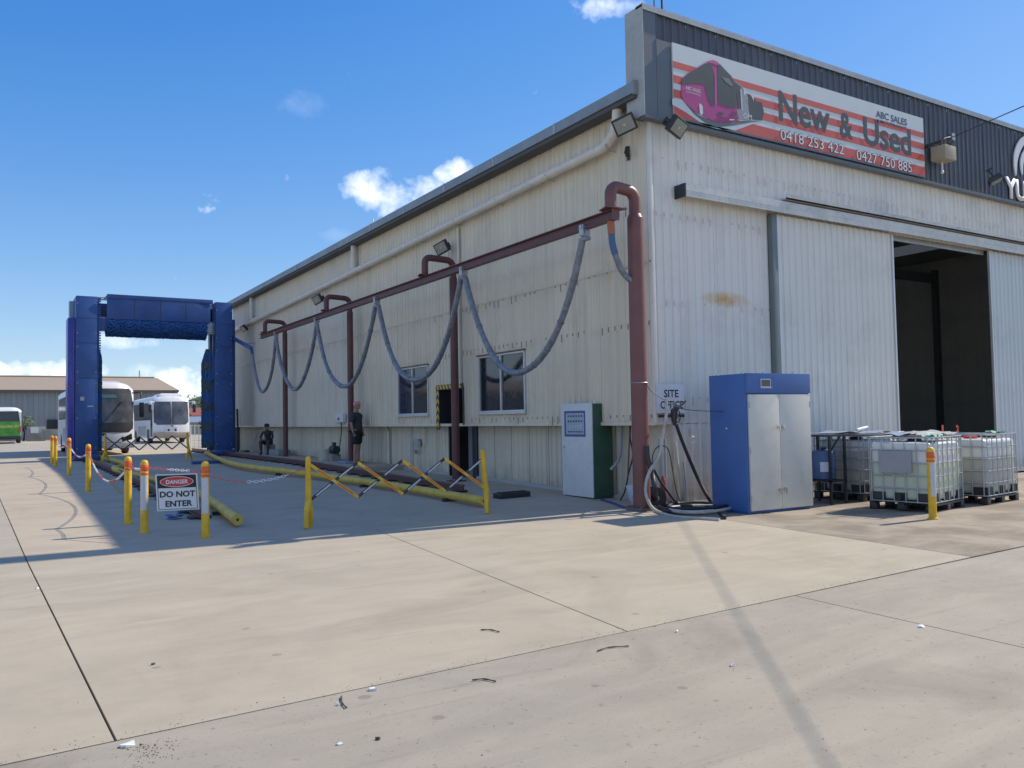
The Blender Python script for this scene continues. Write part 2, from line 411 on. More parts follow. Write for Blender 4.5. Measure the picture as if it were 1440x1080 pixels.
def tag(o, label, cat, group=None):
    o['label'] = label; o['category'] = cat
    if group: o['group'] = group
    return o
def thing(name, label, cat, loc=(0, 0, 0), group=None, rot=0.0):
    o = bpy.data.objects.new(name, None); col.objects.link(o); o.location = loc; o.rotation_euler = (0, 0, rot)
    o.empty_display_size = .2
    return tag(o, label, cat, group)
def struct(o): o['kind'] = 'structure'; return o
def stuff(o): o['kind'] = 'stuff'; return o
def copy_tree(o, parent=None):
    c = o.copy(); col.objects.link(c)
    if parent is not None: c.parent = parent
    for ch in list(o.children): copy_tree(ch, c)
    return c
def place(o, loc, rot=None, label=None):
    o.location = loc
    if rot is not None: o.rotation_euler = rot if isinstance(rot, (tuple, list)) or hasattr(rot, 'x') else (0, 0, rot)
    if label: o['label'] = label
    return o
def smooth_path(pts, n=6):
    P = [Vector(p) for p in pts]; Q = [P[0]*2-P[1]]+P+[P[-1]*2-P[-2]]; out = []
    for i in range(1, len(Q)-2):
        a, b, c, d = Q[i-1:i+3]
        for k in range(n):
            t = k/n; out.append(.5*((2*b)+(c-a)*t+(2*a-5*b+4*c-d)*t*t+(3*b-a-3*c+d)*t**3))
    out.append(P[-1]); return out

def text_mesh(txt, offset=0.0, bold=0.0):
    cu = bpy.data.curves.new('lettering', 'FONT'); cu.body = txt; cu.size = 1; cu.offset = offset+bold; cu.extrude = 0.0; cu.resolution_u = 3
    o = bpy.data.objects.new('lettering', cu); col.objects.link(o)
    dg = bpy.context.evaluated_depsgraph_get(); me = bpy.data.meshes.new_from_object(o.evaluated_get(dg))
    bpy.data.objects.remove(o); bpy.data.curves.remove(cu); return me
def lettering(txt, origin, right, up, width, height, mat, parent, lift=.003, offset=0.0, bold=.0, ref=None, name='lettering', label=None):
    """flat print: fitted to width x height from origin (bottom-left of the first capital)"""
    me = text_mesh(txt, offset, bold); rm = text_mesh(txt, 0.0, bold) if offset else me
    xs = [v.co.x for v in rm.vertices]; ys = [v.co.y for v in rm.vertices]; cap = .70 if not ref else max(ys)
    x0, x1 = min(xs), max(xs); right, up = Vector(right).normalized(), Vector(up).normalized(); nrm = right.cross(up)
    sx = width/(x1-x0); sy = height/.729; O = Vector(origin); off = wloc(parent)
    for v in me.vertices:
        v.co = O+right*(v.co.x-x0)*sx+up*v.co.y*sy+nrm*lift-off
    me.materials.clear(); me.materials.append(mat); me.polygons.foreach_set('use_smooth', [False]*len(me.polygons))
    o = link(name, me, parent)
    return o

# ------------------------------------------------------------------ ground
def build_ground():
    g = MB(); xs = [-500, -60, -10.5, -8, -5, -2, .5, 8, 20, 60, 500]; ys = [-400, -60, -12, -6, -3, 0, 5, 10, 15, 20, 30, 60, 120, 300, 900]
    v = [(x, y, gz(y)-.022) for y in ys for x in xs]; n = len(xs)
    g.add(v, [(j*n+i, j*n+i+1, (j+1)*n+i+1, (j+1)*n+i) for j in range(len(ys)-1) for i in range(n-1)])
    ground = struct(g.build('ground', m_joint)); 
    def slab(poly, mat):
        """poly = 4 plan corners (x, y); cut along y so it follows the rise"""
        b = MB(); (x0, y0), (x1, y1), (x2, y2), (x3, y3) = poly; K = 10 if max(y2, y3) > 1 else 1
        ts = sorted(set([k/K for k in range(K+1)])); rows = []
        for t in ts:
            l = (x0+(x3-x0)*t, y0+(y3-y0)*t); r = (x1+(x2-x1)*t, y1+(y2-y1)*t); rows.append((l, r))
        n = len(rows); v = []
        for l, r in rows: v += [(l[0], l[1], gz(l[1])), (r[0], r[1], gz(r[1]))]
        for l, r in rows: v += [(l[0], l[1], gz(l[1])-.02), (r[0], r[1], gz(r[1])-.02)]
        f = [(2*i, 2*i+1, 2*i+3, 2*i+2) for i in range(n-1)]
        o2 = 2*n; f += [(0, o2, o2+1, 1), (2*n-2, 2*n-1, o2+2*n-1, o2+2*n-2)]
        for i in range(n-1): f += [(2*i, 2*i+2, o2+2*i+2, o2+2*i), (2*i+1, o2+2*i+1, o2+2*i+3, 2*i+3)]
        b.add(v, f); return b.build('slab', mat, ground)
    e = .007
    a, b_, c_, d_ = (-9.27, -6.30), (-5.86, -6.17), (-3.93, -6.09), (-.90, -5.95)
    far = (34.0, -4.6)
    slab([(a[0]+e, a[1]+e), (b_[0]-e, b_[1]+e), (-5.14-e, .30), (-9.47+e, .30)], m_slab)
    slab([(b_[0]+e, b_[1]+e), (d_[0]-e, d_[1]+e), (-.32-e, .30), (-5.14+e, .30)], m_slab)
    slab([(-9.47+e, .306), (.32, .306), (.32, 40), (-10.6+e, 40)], m_bay)
    slab([(-26, -6.95), (a[0]-e, a[1]+e), (-9.47-e, .30), (-26, .30)], m_slab)
    slab([(-26, .306), (-9.47-e, .306), (-10.6-e, 40), (-26, 40)], m_yard)
    slab([(-26, -22), (-4.75+e*0, -22), (c_[0]-e, c_[1]-e), (-26, -6.97)], m_old)
    slab([(-4.75+2*e, -22), (34, -22), (34, -4.63), (c_[0]+e, c_[1]-e)], m_old)
    slab([(d_[0]+e, d_[1]+e), (34, -4.6), (34, .0), (-.32+e, .0)], m_apron)
    slab([(-60, 40.02), (60, 40.02), (60, 140), (-60, 140)], m_yard)
    slab([(-300, -200), (300, -200), (300, -22.02), (-300, -22.02)], m_yard)
    slab([(-300, -22), (-26.02, -22), (-26.02, 40), (-300, 40)], m_yard)
    slab([(34.02, -22), (300, -22), (300, 40), (34.02, 40)], m_yard)
    slab([(-300, 140.02), (300, 140.02), (300, 420), (-300, 420)], m_yard)
    # raised strip by the wall past the second post, painted bay line
    k = MB().box(-1.22, .30, 11.2, 25.5, gz(12)-.02, gz(20)+.075); struct(k.build('kerb', m_bay, None, bevel=.012))
    p0, p1 = G(148, 668), G(172, 695)
    d = (Vector(p1)-Vector(p0)).normalized(); s = Vector((-d.y, d.x, 0))*.05
    q = [Vector(p0)-s, Vector(p1)-s, Vector(p1)+s, Vector(p0)+s]
    l = MB().prism([(v.x, v.y, gz(v.y)+.001) for v in q], (0, 0, .003)); struct(l.build('painted_line', M('faded_line', (.40, .33, .13), .7, grime=.5)))
    # hills far beyond the yard
    h = MB(); n = 60; base = []; top = []
    for i in range(n+1):
        x = -200+i*26; z = 20+16*math.sin(i*.31)+10*math.sin(i*.83+1)+4*math.sin(i*2.1)
        d = Vector(CAM.ray(285, 600)); cx = 980*d.x/d.y
        z += 26*math.exp(-((x-cx-60)/130)**2); base.append((x, 960, -2)); top.append((x, 1100, max(6, z*.95)))
    back = [(x, 1300, -2) for x, _, _ in base]
    h.add(base+top+back, [(i, i+1, n+1+i+1, n+1+i) for i in range(n)]+[(n+1+i, n+2+i, 2*n+3+i, 2*n+2+i) for i in range(n)])
    struct(h.build('hills', m_hill))
build_ground()

# ------------------------------------------------------------------ corrugated sheets
PITCH = .19; RIB = .026
def corr(a0, a1, z0, z1, axis, at, out, depth=RIB, pitch=PITCH):
    """trapezoidal rib sheet from a0 to a1 along axis, at = plane, out = -1/+1 outward sign; ribs stand outward"""
    xs = [a0, a1]; k = math.floor(a0/pitch)-1; pts = []
    prof = [(.30, 0), (.40, 1), (.60, 1), (.70, 0)]
    while k*pitch < a1+pitch:
        for t, h in prof:
            pts.append((k*pitch+t*pitch, h*depth))
        k += 1
    def hat(a):
        for (p, h), (q, g) in zip(pts, pts[1:]):
            if p <= a <= q: return h+(g-h)*((a-p)/(q-p) if q > p else 0)
        return 0
    line = [(a0, hat(a0))]+[(p, h) for p, h in pts if a0 < p < a1]+[(a1, hat(a1))]
    m = MB(); v = []
    for z in (z0, z1):
        for a, h in line:
            v.append((at+out*h, a, z) if axis == 'Y' else (a, at+out*h, z))
    n = len(line); m.add(v, [(i, i+1, n+i+1, n+i) for i in range(n-1)]); return m
_cache = {}
def sheet(name, a0, a1, z0, z1, axis, at, out, mat, parent, depth=RIB):
    w = round(a1-a0, 4); key = (w, round(z1-z0, 3), axis, out, mat.name, round(a0 % PITCH, 3) % PITCH, depth)
    if key not in _cache:
        m = corr(a0, a1, z0, z1, axis, at, out, depth)
        o = (at, a0, z0) if axis == 'Y' else (a0, at, z0); me = m.mesh(mat, o, name=name, angle=20); _cache[key] = me
    loc = Vector((at, a0, z0) if axis == 'Y' else (a0, at, z0))-wloc(parent)
    return link(name, _cache[key], parent, loc)

# ------------------------------------------------------------------ the big shed
WL = 30.4; FX = 22.0; LIP = 1.42; EAVE = 7.24; SW = .76
def build_shed():
    R = thing('corrugated_shed', 'large cream corrugated metal shed with charcoal parapet and sliding doors', 'shed', (0, 0, 0))
    # openings in the side wall: y0, y1, z0, z1
    holes = [(8.89, 10.86, 1.72, 3.05), (4.14, 6.18, 1.72, 3.06), (6.97, 8.22, 0, 2.34)]
    gap = .004
    def tier(z0, z1, at, mat_fn, holes, name='wall_sheet', gap=.004):
        k = 0
        cuts = sorted(set([0.0, WL]+[h[0] for h in holes if h[2] < z1 and h[3] > z0]+[h[1] for h in holes if h[2] < z1 and h[3] > z0]+[SW*i for i in range(1, int(WL/SW)+1)]))
        # drop slivers
        keep = [cuts[0]]; hard = set([0.0, WL]+[h[i] for h in holes for i in (0, 1)])
        for c in cuts[1:]:
            if c-keep[-1] < .12:
                if c in hard:
                    if keep[-1] not in hard: keep[-1] = c
                    else: keep.append(c)
                continue
            keep.append(c)
        for a, b in zip(keep, keep[1:]):
            mid = (a+b)/2; spans = [(z0, z1)]
            for h in holes:
                if h[0]-.01 < mid < h[1]+.01:
                    ns = []
                    for s0, s1 in spans:
                        if h[2] > s0+.02: ns.append((s0, min(s1, h[2])))
                        if h[3] < s1-.02: ns.append((max(s0, h[3]), s1))
                    spans = [s for s in ns if s[1]-s[0] > .03]
            for s0, s1 in spans: sheet(name, a+gap/2, b-gap/2, s0, s1, 'Y', at, -1, mat_fn(mid, s0), R)
    upper = lambda y, z: (m_wallL if y < 14.4 else m_wallLf)
    tier(LIP, 4.315, 0.0, upper, holes); tier(4.30, EAVE, .006, upper, [])
    low_hole = [(6.92, 8.30, 0, 1.6)]
    tier(.09, 1.56, .32, lambda y, z: m_low, low_hole, gap=.016)
    # lip flashing, recess soffit, base upstand and flashing
    MB().box(-.034, -.029+.004, 0, WL, LIP-.012, LIP+.055).build('lip_flashing', m_wallL, R)
    MB().box(-.02, .34, .01, WL, LIP+.005, LIP+.012).build('recess_soffit', m_galv, R)
    for y0, y1 in ((0.0, 6.9), (8.32, WL)):
        b = MB(); n = 12
        for i in range(n):
            a, c = y0+(y1-y0)*i/n, y0+(y1-y0)*(i+1)/n
            b.add([(x, y, z) for (y) in (a, c) for (x, z) in ((.26, gz(y)-.05), (.26, gz(y)+.075), (.36, gz(y)+.075), (.36, gz(y)-.05))],
                  [(0, 1, 5, 4), (1, 2, 6, 5), (2, 3, 7, 6)])
        b.build('base_upstand', M('upstand_concrete', (.42, .41, .38), .7, grime=.3), R)
    # dark trims round the windows
    def window(y0, y1, z0, z1):
        fr = MB(); t = .045
        fr.box(-.05, .05, y0, y0+t, z0, z1).box(-.05, .05, y1-t, y1, z0, z1).box(-.05, .05, y0+t, y1-t, z0, z0+t).box(-.05, .05, y0+t, y1-t, z1-t, z1)
        ym = (y0+y1)/2; fr.box(-.052, .03, ym-.025, ym+.025, z0+t, z1-t)
        f = fr.build('window', m_alu, R, bevel=.004)
        for a, c in ((y0+t, ym-.025), (ym+.025, y1-t)):
            MB().box(-.012, -.004, a, c, z0+t, z1-t).build('pane', m_glass2, f)
        MB().box(-.075, -.03, y0-.04, y1+.04, z1+.002, z1+.03).build('window_flashing', M('rusty_flashing', (.20, .105, .07), .8, var=.5, scale=8), R)
        MB().box(-.085, -.028, y0-.03, y1+.03, z0-.04, z0-.002).build('window_sill', m_alu, R)
    for h in holes[:2]: window(*h)
    # side doorway with hazard tape
    d = MB(); d.box(-.05, .30, 8.22, 8.27, LIP+.015, 2.38).box(-.05, .30, 6.92, 6.968, LIP+.015, 2.38).box(-.05, .30, 6.968, 8.22, 2.34, 2.39)
    d.build('doorway_frame', m_blackp, R)
    d = MB(); d.box(.27, .34, 8.302, 8.35, .1, LIP).box(.27, .34, 6.87, 6.918, .1, LIP); d.build('doorway_frame', m_blackp, R)
    tp = MB()
    for i in range(5):      # chevrons down the far jamb
        z = 1.36+i*.2; tp.prism([(-.062, 8.23, z), (-.062, 8.31, z+.09), (-.062, 8.39, z), (-.062, 8.39, z+.09), (-.062, 8.31, z+.18), (-.062, 8.23, z+.09)], (.002, 0, 0))
    for i in range(8):
        y = 8.30-i*.17; tp.prism([(-.062, y, 2.36), (-.062, y-.09, 2.36), (-.062, y-.02, 2.46), (-.062, y+.07, 2.46)][::-1], (.002, 0, 0))
    hz = MB().box(-.06, -.03, 8.225, 8.40, 1.32, 2.47).box(-.06, -.03, 6.95, 8.224, 2.352, 2.47).build('hazard_board', m_blackp, R)
    tp.build('hazard_stripes', m_yel, hz)
    # a half seen interior behind the doorway
    MB().box(1.1, 1.14, 7.1, 8.0, .12, 2.1).build('inner_door', M('inner_door', (.05, .06, .07), .5), R)
    # far end wall, roof, interior
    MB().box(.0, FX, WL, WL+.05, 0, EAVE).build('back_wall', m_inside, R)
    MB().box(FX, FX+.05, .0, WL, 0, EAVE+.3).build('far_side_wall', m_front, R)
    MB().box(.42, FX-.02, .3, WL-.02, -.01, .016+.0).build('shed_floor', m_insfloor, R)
    MB().box(.345, .352, .02, 6.8, .1, LIP).box(.345, .352, 8.4, WL-.1, .1, LIP).build('dark_backing', m_blackp, R)  # black sheet behind the low cladding, standing in for the dark of its gaps
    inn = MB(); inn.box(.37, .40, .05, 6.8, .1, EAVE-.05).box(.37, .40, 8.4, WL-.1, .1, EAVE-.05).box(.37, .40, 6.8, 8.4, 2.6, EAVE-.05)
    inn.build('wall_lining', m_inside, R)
    ridge = 11.0; rz = lambda x: EAVE+.14+(8.35-EAVE-.14)*(x+.30)/(ridge+.30) if x < ridge else 8.35-(8.35-EAVE-.3)*(x-ridge)/(FX+.1-ridge)
    n = NB('fill_skylight_sheet'); tr = n.N.new('ShaderNodeBsdfTranslucent'); tr.inputs[0].default_value = (.035, .04, .042, 1); m_roofsheet = m_galv; n.L.new(tr.outputs[0], n.out.inputs[0]); m_roof_fill = n.mat
    xs = [-.30, 2.0, 3.3, 5.0, 6.3, 8.0, 9.3, ridge, 12.7, 14.0, 15.7, 17.0, 19.0, 20.3, FX+.1]; lit = {1, 3, 5, 8, 10, 12}  # unseen translucent roof strips, added to lighten the shed interior
    for k, (a, b) in enumerate(zip(xs, xs[1:])):
        MB().add([(a, .10, rz(a)), (b, .10, rz(b)), (b, WL+.2, rz(b)), (a, WL+.2, rz(a))], [(0, 1, 2, 3)]).build('fill_skylight' if k in lit else 'roof_sheet', m_roof_fill if k in lit else m_roofsheet, R)
    # frames inside the shed, racks and a stair seen through the doorway
    fr = MB()
    for y in (7.6, 15.2, 22.8):
        for x in (.6, 11.0, 21.5): fr.box(x-.1, x+.1, y-.1, y+.1, 0, 7.1)
        fr.box(.5, 21.6, y-.08, y+.08, 6.6, 6.95)
    fr.build('portal_frame', M('inside_steel', (.16, .165, .17), .6), R)
    # facade ----------------------------------------------------------------
    x = 0.0; seam = 0
    def strip(x0, x1, z0, z1, at, mat, name='wall_sheet', fit=False):
        n = max(1, round((x1-x0)/SW)); a = x0
        while a < x1-.02:
            c = min(x1, a+SW)
            if x1-c < .15: c = x1
            sheet(name, a+.002, c-.002, z0, z1, 'X', at, -1, mat, R); a = c
    strip(0.0, 3.04, LIP, 5.50, 0.0, m_frontR); strip(.34, 3.04, .03, LIP+.01, .0, m_frontR)
    sheet('wall_sheet', .30, .34, .03, LIP, 'X', 0.0, -1, m_frontR, R)
    strip(0.0, FX, 5.50, 6.84, .004, m_front)
    strip(14.9, FX, .03, 5.50, 0.0, m_front)
    MB().box(-.03, .04, -.032, .05, LIP-.005, EAVE).build('corner_flashing', m_front, R, bevel=.003)
    MB().box(.30, .36, -.03, .06, .0, LIP-.008).build('corner_flashing', m_low, R)
    b = MB().box(.30, 3.0, -.035, .0, -.0, .045); b.build('base_flashing', m_white, R)
    # door post and tracks
    MB().box(2.98, 3.12, -.14, .05, .0, 5.46).build('door_post', M('green_grey_steel', (.17, .20, .19), .5, grime=.3), R, bevel=.004)
    tk = MB(); tk.box(.60, FX-1, -.26, -.23, 5.48, 5.71).box(.60, FX-1, -.23, .0, 5.66, 5.70).box(.60, FX-1, -.265, -.255, 5.58, 5.60)
    tk.build('door_track', M('track_paint', (.60, .60, .55), .5, grime=.35), R)
    MB().box(.57, .60, -.27, .0, 5.47, 5.71).build('track_end', m_blackp, R)
    MB().box(3.22, FX-1, -.31, -.03, 5.745, 5.775).box(3.22, FX-1, -.31, -.30, 5.745, 5.85).build('upper_track', M('track_paint2', (.50, .50, .46), .5, grime=.4), R)
    def door(x0, x1, mat):
        a = x0; root = MB().box(x0, x0+.05, -.135, -.08, .04, 5.475).box(x1-.05, x1, -.135, -.08, .04, 5.475).box(x0+.05, x1-.05, -.11, -.085, .04, .14).build('sliding_door', m_alu, R)
        a = x0+.05
        while a < x1-.06:
            c = min(x1-.05, a+SW)
            if x1-.05-c < .15: c = x1-.05
            sheet('door_sheet', a+.001, c-.001, .05, 5.47, 'X', -.10, -1, mat, root); a = c
    door(3.13, 6.90, m_door); door(10.80, 14.85, m_doorR)
    MB().box(6.9, 10.8, -.0, .05, 5.38, 5.50).build('door_head', m_galv, R)
    # parapet --------------------------------------------------------------
    a = .67
    yb = -.14
    strip(.06, FX, 6.84, 8.738, yb, m_dark, 'parapet_sheet')
    MB().box(-.24, .06, yb-.035, yb+.30, 6.84, 8.73).build('parapet_corner', m_flatdark, R)
    MB().box(.062, .41, yb-.04, yb-.028, 6.80, 8.24).build('parapet_panel', m_flatdark, R)
    MB().box(-.26, -.242, yb-.05, yb+.42, 6.82, 8.78).build('parapet_end', M('end_flashing', (.40, .42, .38), .5, grime=.3), R)
    MB().box(-.26, FX, yb-.06, yb-.045, 8.69, 8.74).box(-.26, FX, yb-.06, yb+.12, 8.742, 8.80).build('parapet_cap', m_cap, R)
    MB().box(-.24, FX, yb-.05, yb+.10, 6.78, 6.838).build('parapet_foot', m_flatdark, R)
    MB().box(.1, FX, .0, .04, 6.84, 8.72).build('parapet_back', m_galv, R)
    # gutter in lengths, eave board, downpipe ------------------------------
    y = .0
    while y < WL:
        y1 = min(y+2.4, WL); g = MB()
        for p in ([(-.36, 7.25), (-.36, 7.45), (-.345, 7.45), (-.345, 7.262), (-.03, 7.262), (-.03, 7.25)],):
            g.prism([(a, y+.006, b) for a, b in p], (0, y1-y-.012, 0))
        g.build('gutter_section', m_gutter, R); y = y1
    MB().box(-.37, -.02, -.035, -.002, 7.22, 7.47).build('gutter_end', m_gutter, R)
    j = MB()
    for k in range(1, 13): j.box(-.368, -.352, k*2.4-.03, k*2.4+.03, 7.245, 7.455)
    j.build('gutter_joint', m_galv, R)
    MB().box(-.32, -.04, .0, WL, 7.17, 7.245).build('eave_board', M('eave_dark', (.10, .10, .10), .8, grime=.3), R)
    pts = smooth_path([(-.20, .62, 7.24), (-.19, .66, 6.98), (-.19, .78, 6.75), (-.17, 1.05, 6.63), (-.17, 1.5, 6.60), (-.17, 3.8, 6.56), (-.17, 10, 6.42), (-.17, 20, 6.22), (-.17, 30.0, 6.04)], 6)
    MB().tube(pts, .092, 14).build('downpipe', m_pvc, R)
    for y, z in ((13.85, 6.34), (26.3, 6.10)):
        MB().cyl((-.17, y, z+.06), (-.17, y, 7.25), .085, n=14).cyl((-.17, y, z+.35), (-.17, y, z+.10), .10, n=14).build('downpipe_branch', m_pvc, R)
    for k in range(15): y = .9+k*2.0; z = 6.60-.0192*(y-1); MB().tube([(-.02, y, z+.10), (-.17, y, z+.103), (-.27, y, z), (-.17, y, z-.103), (-.02, y, z-.10)], .010, 5).build('pipe_strap', m_galv, R)
    # vertical joint conduits on the side wall
    MB().cyl((-.06, 7.05, 2.45), (-.06, 7.05, 6.35), .035).build('conduit', m_pvc, R)
    MB().cyl((.24, 12.2, gz(12)), (.24, 12.2, 1.25), .03).tube([(.24, 12.2, 1.25), (.24, 12.3, 1.36), (.24, 12.5, 1.40)], .03).build('conduit', m_pvc, R)
    v = MB().box(.20, .30, 10.05, 10.35, .85, 1.05).tube([(.22, 10.0, .98), (.2, 10.0, .72), (.2, 10.15, .66), (.2, 10.4, .66), (.2, 10.4, .98)], .022)
    v.cyl((.15, 10.2, .7), (.22, 10.2, .7), .05).build('water_valve', m_galv, R)
    MB().cyl((.22, 10.65, .12), (.22, 10.65, 1.36), .02).build('conduit', m_pvc, R); MB().cyl((.22, 9.7, .9), (.22, 9.7, 1.36), .02).build('conduit', m_pvc, R)
    # clerestory joint strips between rows of sheets
    MB().box(-.030, -.02, 0, WL, 4.295, 4.318).build('sheet_lap', m_wallLf, R)
    return R
shed = build_shed()
def inside_things():
    t = thing('steel_stair', 'dark steel stair with handrail standing inside the open shed doorway', 'stair', (10.5, 9.0, .02))
    b = MB(); 
    for dy in (-.45, .45): b.obox((9.2, 9+dy, .05), (12.2, 9+dy, 2.6), .05, .22)
    b.build('stringer', M('inside_steel', (.16, .165, .17), .6), t)
    for k in range(12): MB().box(9.25+k*.25, 9.5+k*.25, 8.57, 9.43, .18+k*.212, .21+k*.212).build('tread', m_insfloor, t)
    for dy in (-.45, .45):
        h = MB().obox((9.2, 9+dy, 1.0), (12.2, 9+dy, 3.55), .04, .04)
        for k in range(4): h.cyl((9.3+k*.95, 9+dy, .15+k*.8), (9.3+k*.95, 9+dy, 1.08+k*.8), .02)
        h.build('handrail', m_galv, t)
    MB().box(12.2, 14.5, 8.5, 9.5, 2.58, 2.66).box(14.3, 14.4, 8.6, 8.7, 0, 2.6).box(14.3, 14.4, 9.3, 9.4, 0, 2.6).build('landing', m_insfloor, t)
inside_things()

# ------------------------------------------------------------------ banner and lettering on the parapet
def build_banner():
    Y = -.215
    P = lambda px, py: tuple(CAM.Y(px, py, Y))
    x0, x1, z0, z1 = .41, 8.08, 6.90, 8.24
    R = thing('banner', 'red and white striped sales banner with magenta bus and phone numbers on the parapet', 'banner', ((x0+x1)/2, Y, z0))
    MB().box(x0, x1, Y, Y+.03, z0, z1).build('banner_sheet', m_banwhite, R)
    MB().box(x0-.01, x1+.01, Y-.006, Y+.035, z0-.035, z0-.001).build('banner_edge', m_flatdark, R)
    st = MB(); lay = .004
    zl = lambda py: CAM.Y(943.5, py, Y)[2]; zr = lambda py: CAM.Y(1298.5, py, Y)[2]
    for (a, b, c, d) in ((87.5, 95.5, 184.8, 193), (106, 117, 200.5, 209.5), (127, 137.5, 215.5, 225.5), (147.5, 163, 233.5, 250)):
        A, B, C_, D = zl(a), max(z0, zl(b)), zr(c), max(z0, zr(d))
        A, C_ = (A+C_)/2, (A+C_)/2; B, D = (B+D)/2, (B+D)/2
        if a > 140: B = D = z0+.001
        st.quad((x0, Y-lay, B), (x1, Y-lay, D), (x1, Y-lay, C_), (x0, Y-lay, A))
    st.build('banner_stripes', m_banred, R)
    U = lambda u, v: (930+u/7.2, 50+v/7.2)
    def poly(pts, lift, mat, name):
        m = MB(); w = [P(*U(u, v)) for u, v in pts]; m.add([(a, Y-lift, c) for a, b, c in w], [tuple(range(len(w)))]); return m.build(name, mat, R)
    bg = MB()
    poly([(108, 640), (200, 650), (330, 740), (470, 850), (620, 905), (760, 870), (900, 880), (1020, 870), (900, 905), (740, 965), (560, 945), (420, 900), (250, 780), (110, 700)], .006, m_banwhite, 'road_print')
    poly([(240, 690), (380, 810), (520, 868), (760, 870), (900, 865), (1010, 862), (880, 885), (720, 915), (560, 930), (440, 885), (330, 800)], .008, M('print_shadow', (.16, .17, .17), .5), 'road_shadow_print')
    # row of coaches behind, then the magenta coach
    poly([(940, 660), (1015, 680), (1035, 780), (1020, 860), (920, 850)], .009, m_bandark, 'coach_print')
    poly([(850, 590), (900, 600), (950, 650), (960, 790), (905, 855), (830, 840)], .011, m_bandark, 'coach_print')
    poly([(740, 460), (830, 530), (870, 620), (880, 770), (905, 860), (780, 850), (740, 700)], .013, M('print_grey', (.30, .31, .31), .5), 'coach_print')
    poly([(735, 470), (800, 520), (815, 740), (740, 745)], .015, m_bandark, 'coach_print')
    poly([(200, 440), (270, 380), (420, 290), (470, 262), (520, 252), (560, 268), (640, 350), (700, 410), (735, 470), (745, 590), (755, 700), (770, 865), (680, 880), (540, 875), (460, 840), (330, 770), (230, 680), (196, 610)], .017, m_banbus, 'coach_print')
    poly([(202, 452), (214, 432), (290, 376), (430, 294), (478, 276), (512, 318), (530, 420), (532, 705), (500, 715), (465, 640), (432, 500), (330, 486), (206, 500)], .019, m_bandark, 'coach_glass_print')
    poly([(556, 400), (560, 300), (585, 290), (640, 352), (700, 418), (736, 486), (752, 738), (650, 728), (562, 690)], .0192, m_bandark, 'coach_glass_print')
    poly([(375, 700), (390, 690), (410, 720), (415, 790), (400, 812), (382, 790)], .0195, m_banwhite, 'wheel_print')
    poly([(565, 775), (620, 780), (620, 808), (565, 803)], .0195, m_bandark, 'grille_print')
    poly([(430, 300), (478, 268), (520, 256), (556, 270), (600, 312), (560, 296), (520, 286), (478, 280)], .0205, M('magenta_light', (.52, .09, .30), .5), 'roof_print')
    poly([(532, 330), (548, 335), (556, 700), (538, 706)], .0205, M('magenta_light', (.52, .09, .30), .5), 'pillar_print')
    poly([(600, 420), (680, 440), (716, 500), (700, 520), (640, 470)], .0205, M('print_reflection', (.16, .18, .16), .5), 'glass_shine_print')
    poly([(560, 820), (700, 835), (762, 830), (764, 850), (700, 858), (560, 845)], .0205, M('magenta_dark', (.22, .02, .11), .5), 'bumper_print')
    poly([(682, 848), (730, 850), (730, 862), (682, 862)], .021, m_banwhite, 'lamp_print'); poly([(700, 770), (756, 775), (752, 815), (704, 812)], .021, M('magenta_dark', (.22, .02, .11), .5), 'lamp_print')
    poly([(815, 525), (842, 545), (848, 590), (838, 612), (826, 590), (826, 555)], .021, m_banwhite, 'mirror_print'); poly([(880, 590), (915, 602), (930, 632), (925, 668), (915, 640), (900, 612)], .021, m_banwhite, 'mirror_print')
    poly([(790, 540), (802, 560), (815, 760), (805, 762)], .021, m_banwhite, 'pillar_print')
    def put(txt, pl, pr, pt, mat, lift, name='lettering', offset=0.0, bold=0.0):
        a = P(*pl); b = P(*pr); t = P(*pt)
        return lettering(txt, (a[0], Y, a[2]), (1, 0, 0), (0, 0, 1), b[0]-a[0], t[2]-a[2], mat, R, lift, offset, bold, name=name)
    put('ABC SALES', (963, 125.6), (984, 132), (963, 120.8), m_banwhite, .022, bold=.012)
    put('& MAINTENANCE', (963.5, 130.4), (984, 136), (963.5, 127.6), m_banwhite, .022)
    put('W', (1074, 160), (1079, 163), (1074, 153), m_banwhite, .022)
    put('OM', (1044, 166), (1056, 168), (1044, 159), m_banwhite, .022, bold=.02)
    for w, a, b, t in (('New', (1095.5, 168.5), (1167, 183), (1094.5, 125.5)), ('&', (1181, 191), (1199, 196), (1181, 155)), ('Used', (1214.5, 201), (1281, 215), (1213.5, 162.5))):
        put(w, a, b, t, m_bandark, .012, bold=.022)
    for w, a, b, t in (('0418 253 422', (1097, 196.3), (1186, 217), (1097, 181)), ('0427 750 885', (1204, 224.5), (1281.5, 241), (1204, 209.5))):
        put(w, a, b, t, m_bandark, .014, offset=.034, name='lettering_outline'); put(w, a, b, t, m_white, .017)
    put('ABC SALES', (1231.5, 164.5), (1275, 177), (1231.5, 155), m_bannavy, .012, bold=.02)
    put('& MAINTENANCE', (1232.5, 171.3), (1274.5, 182), (1232.5, 167.0), m_bandark, .012, bold=.02)
build_banner()
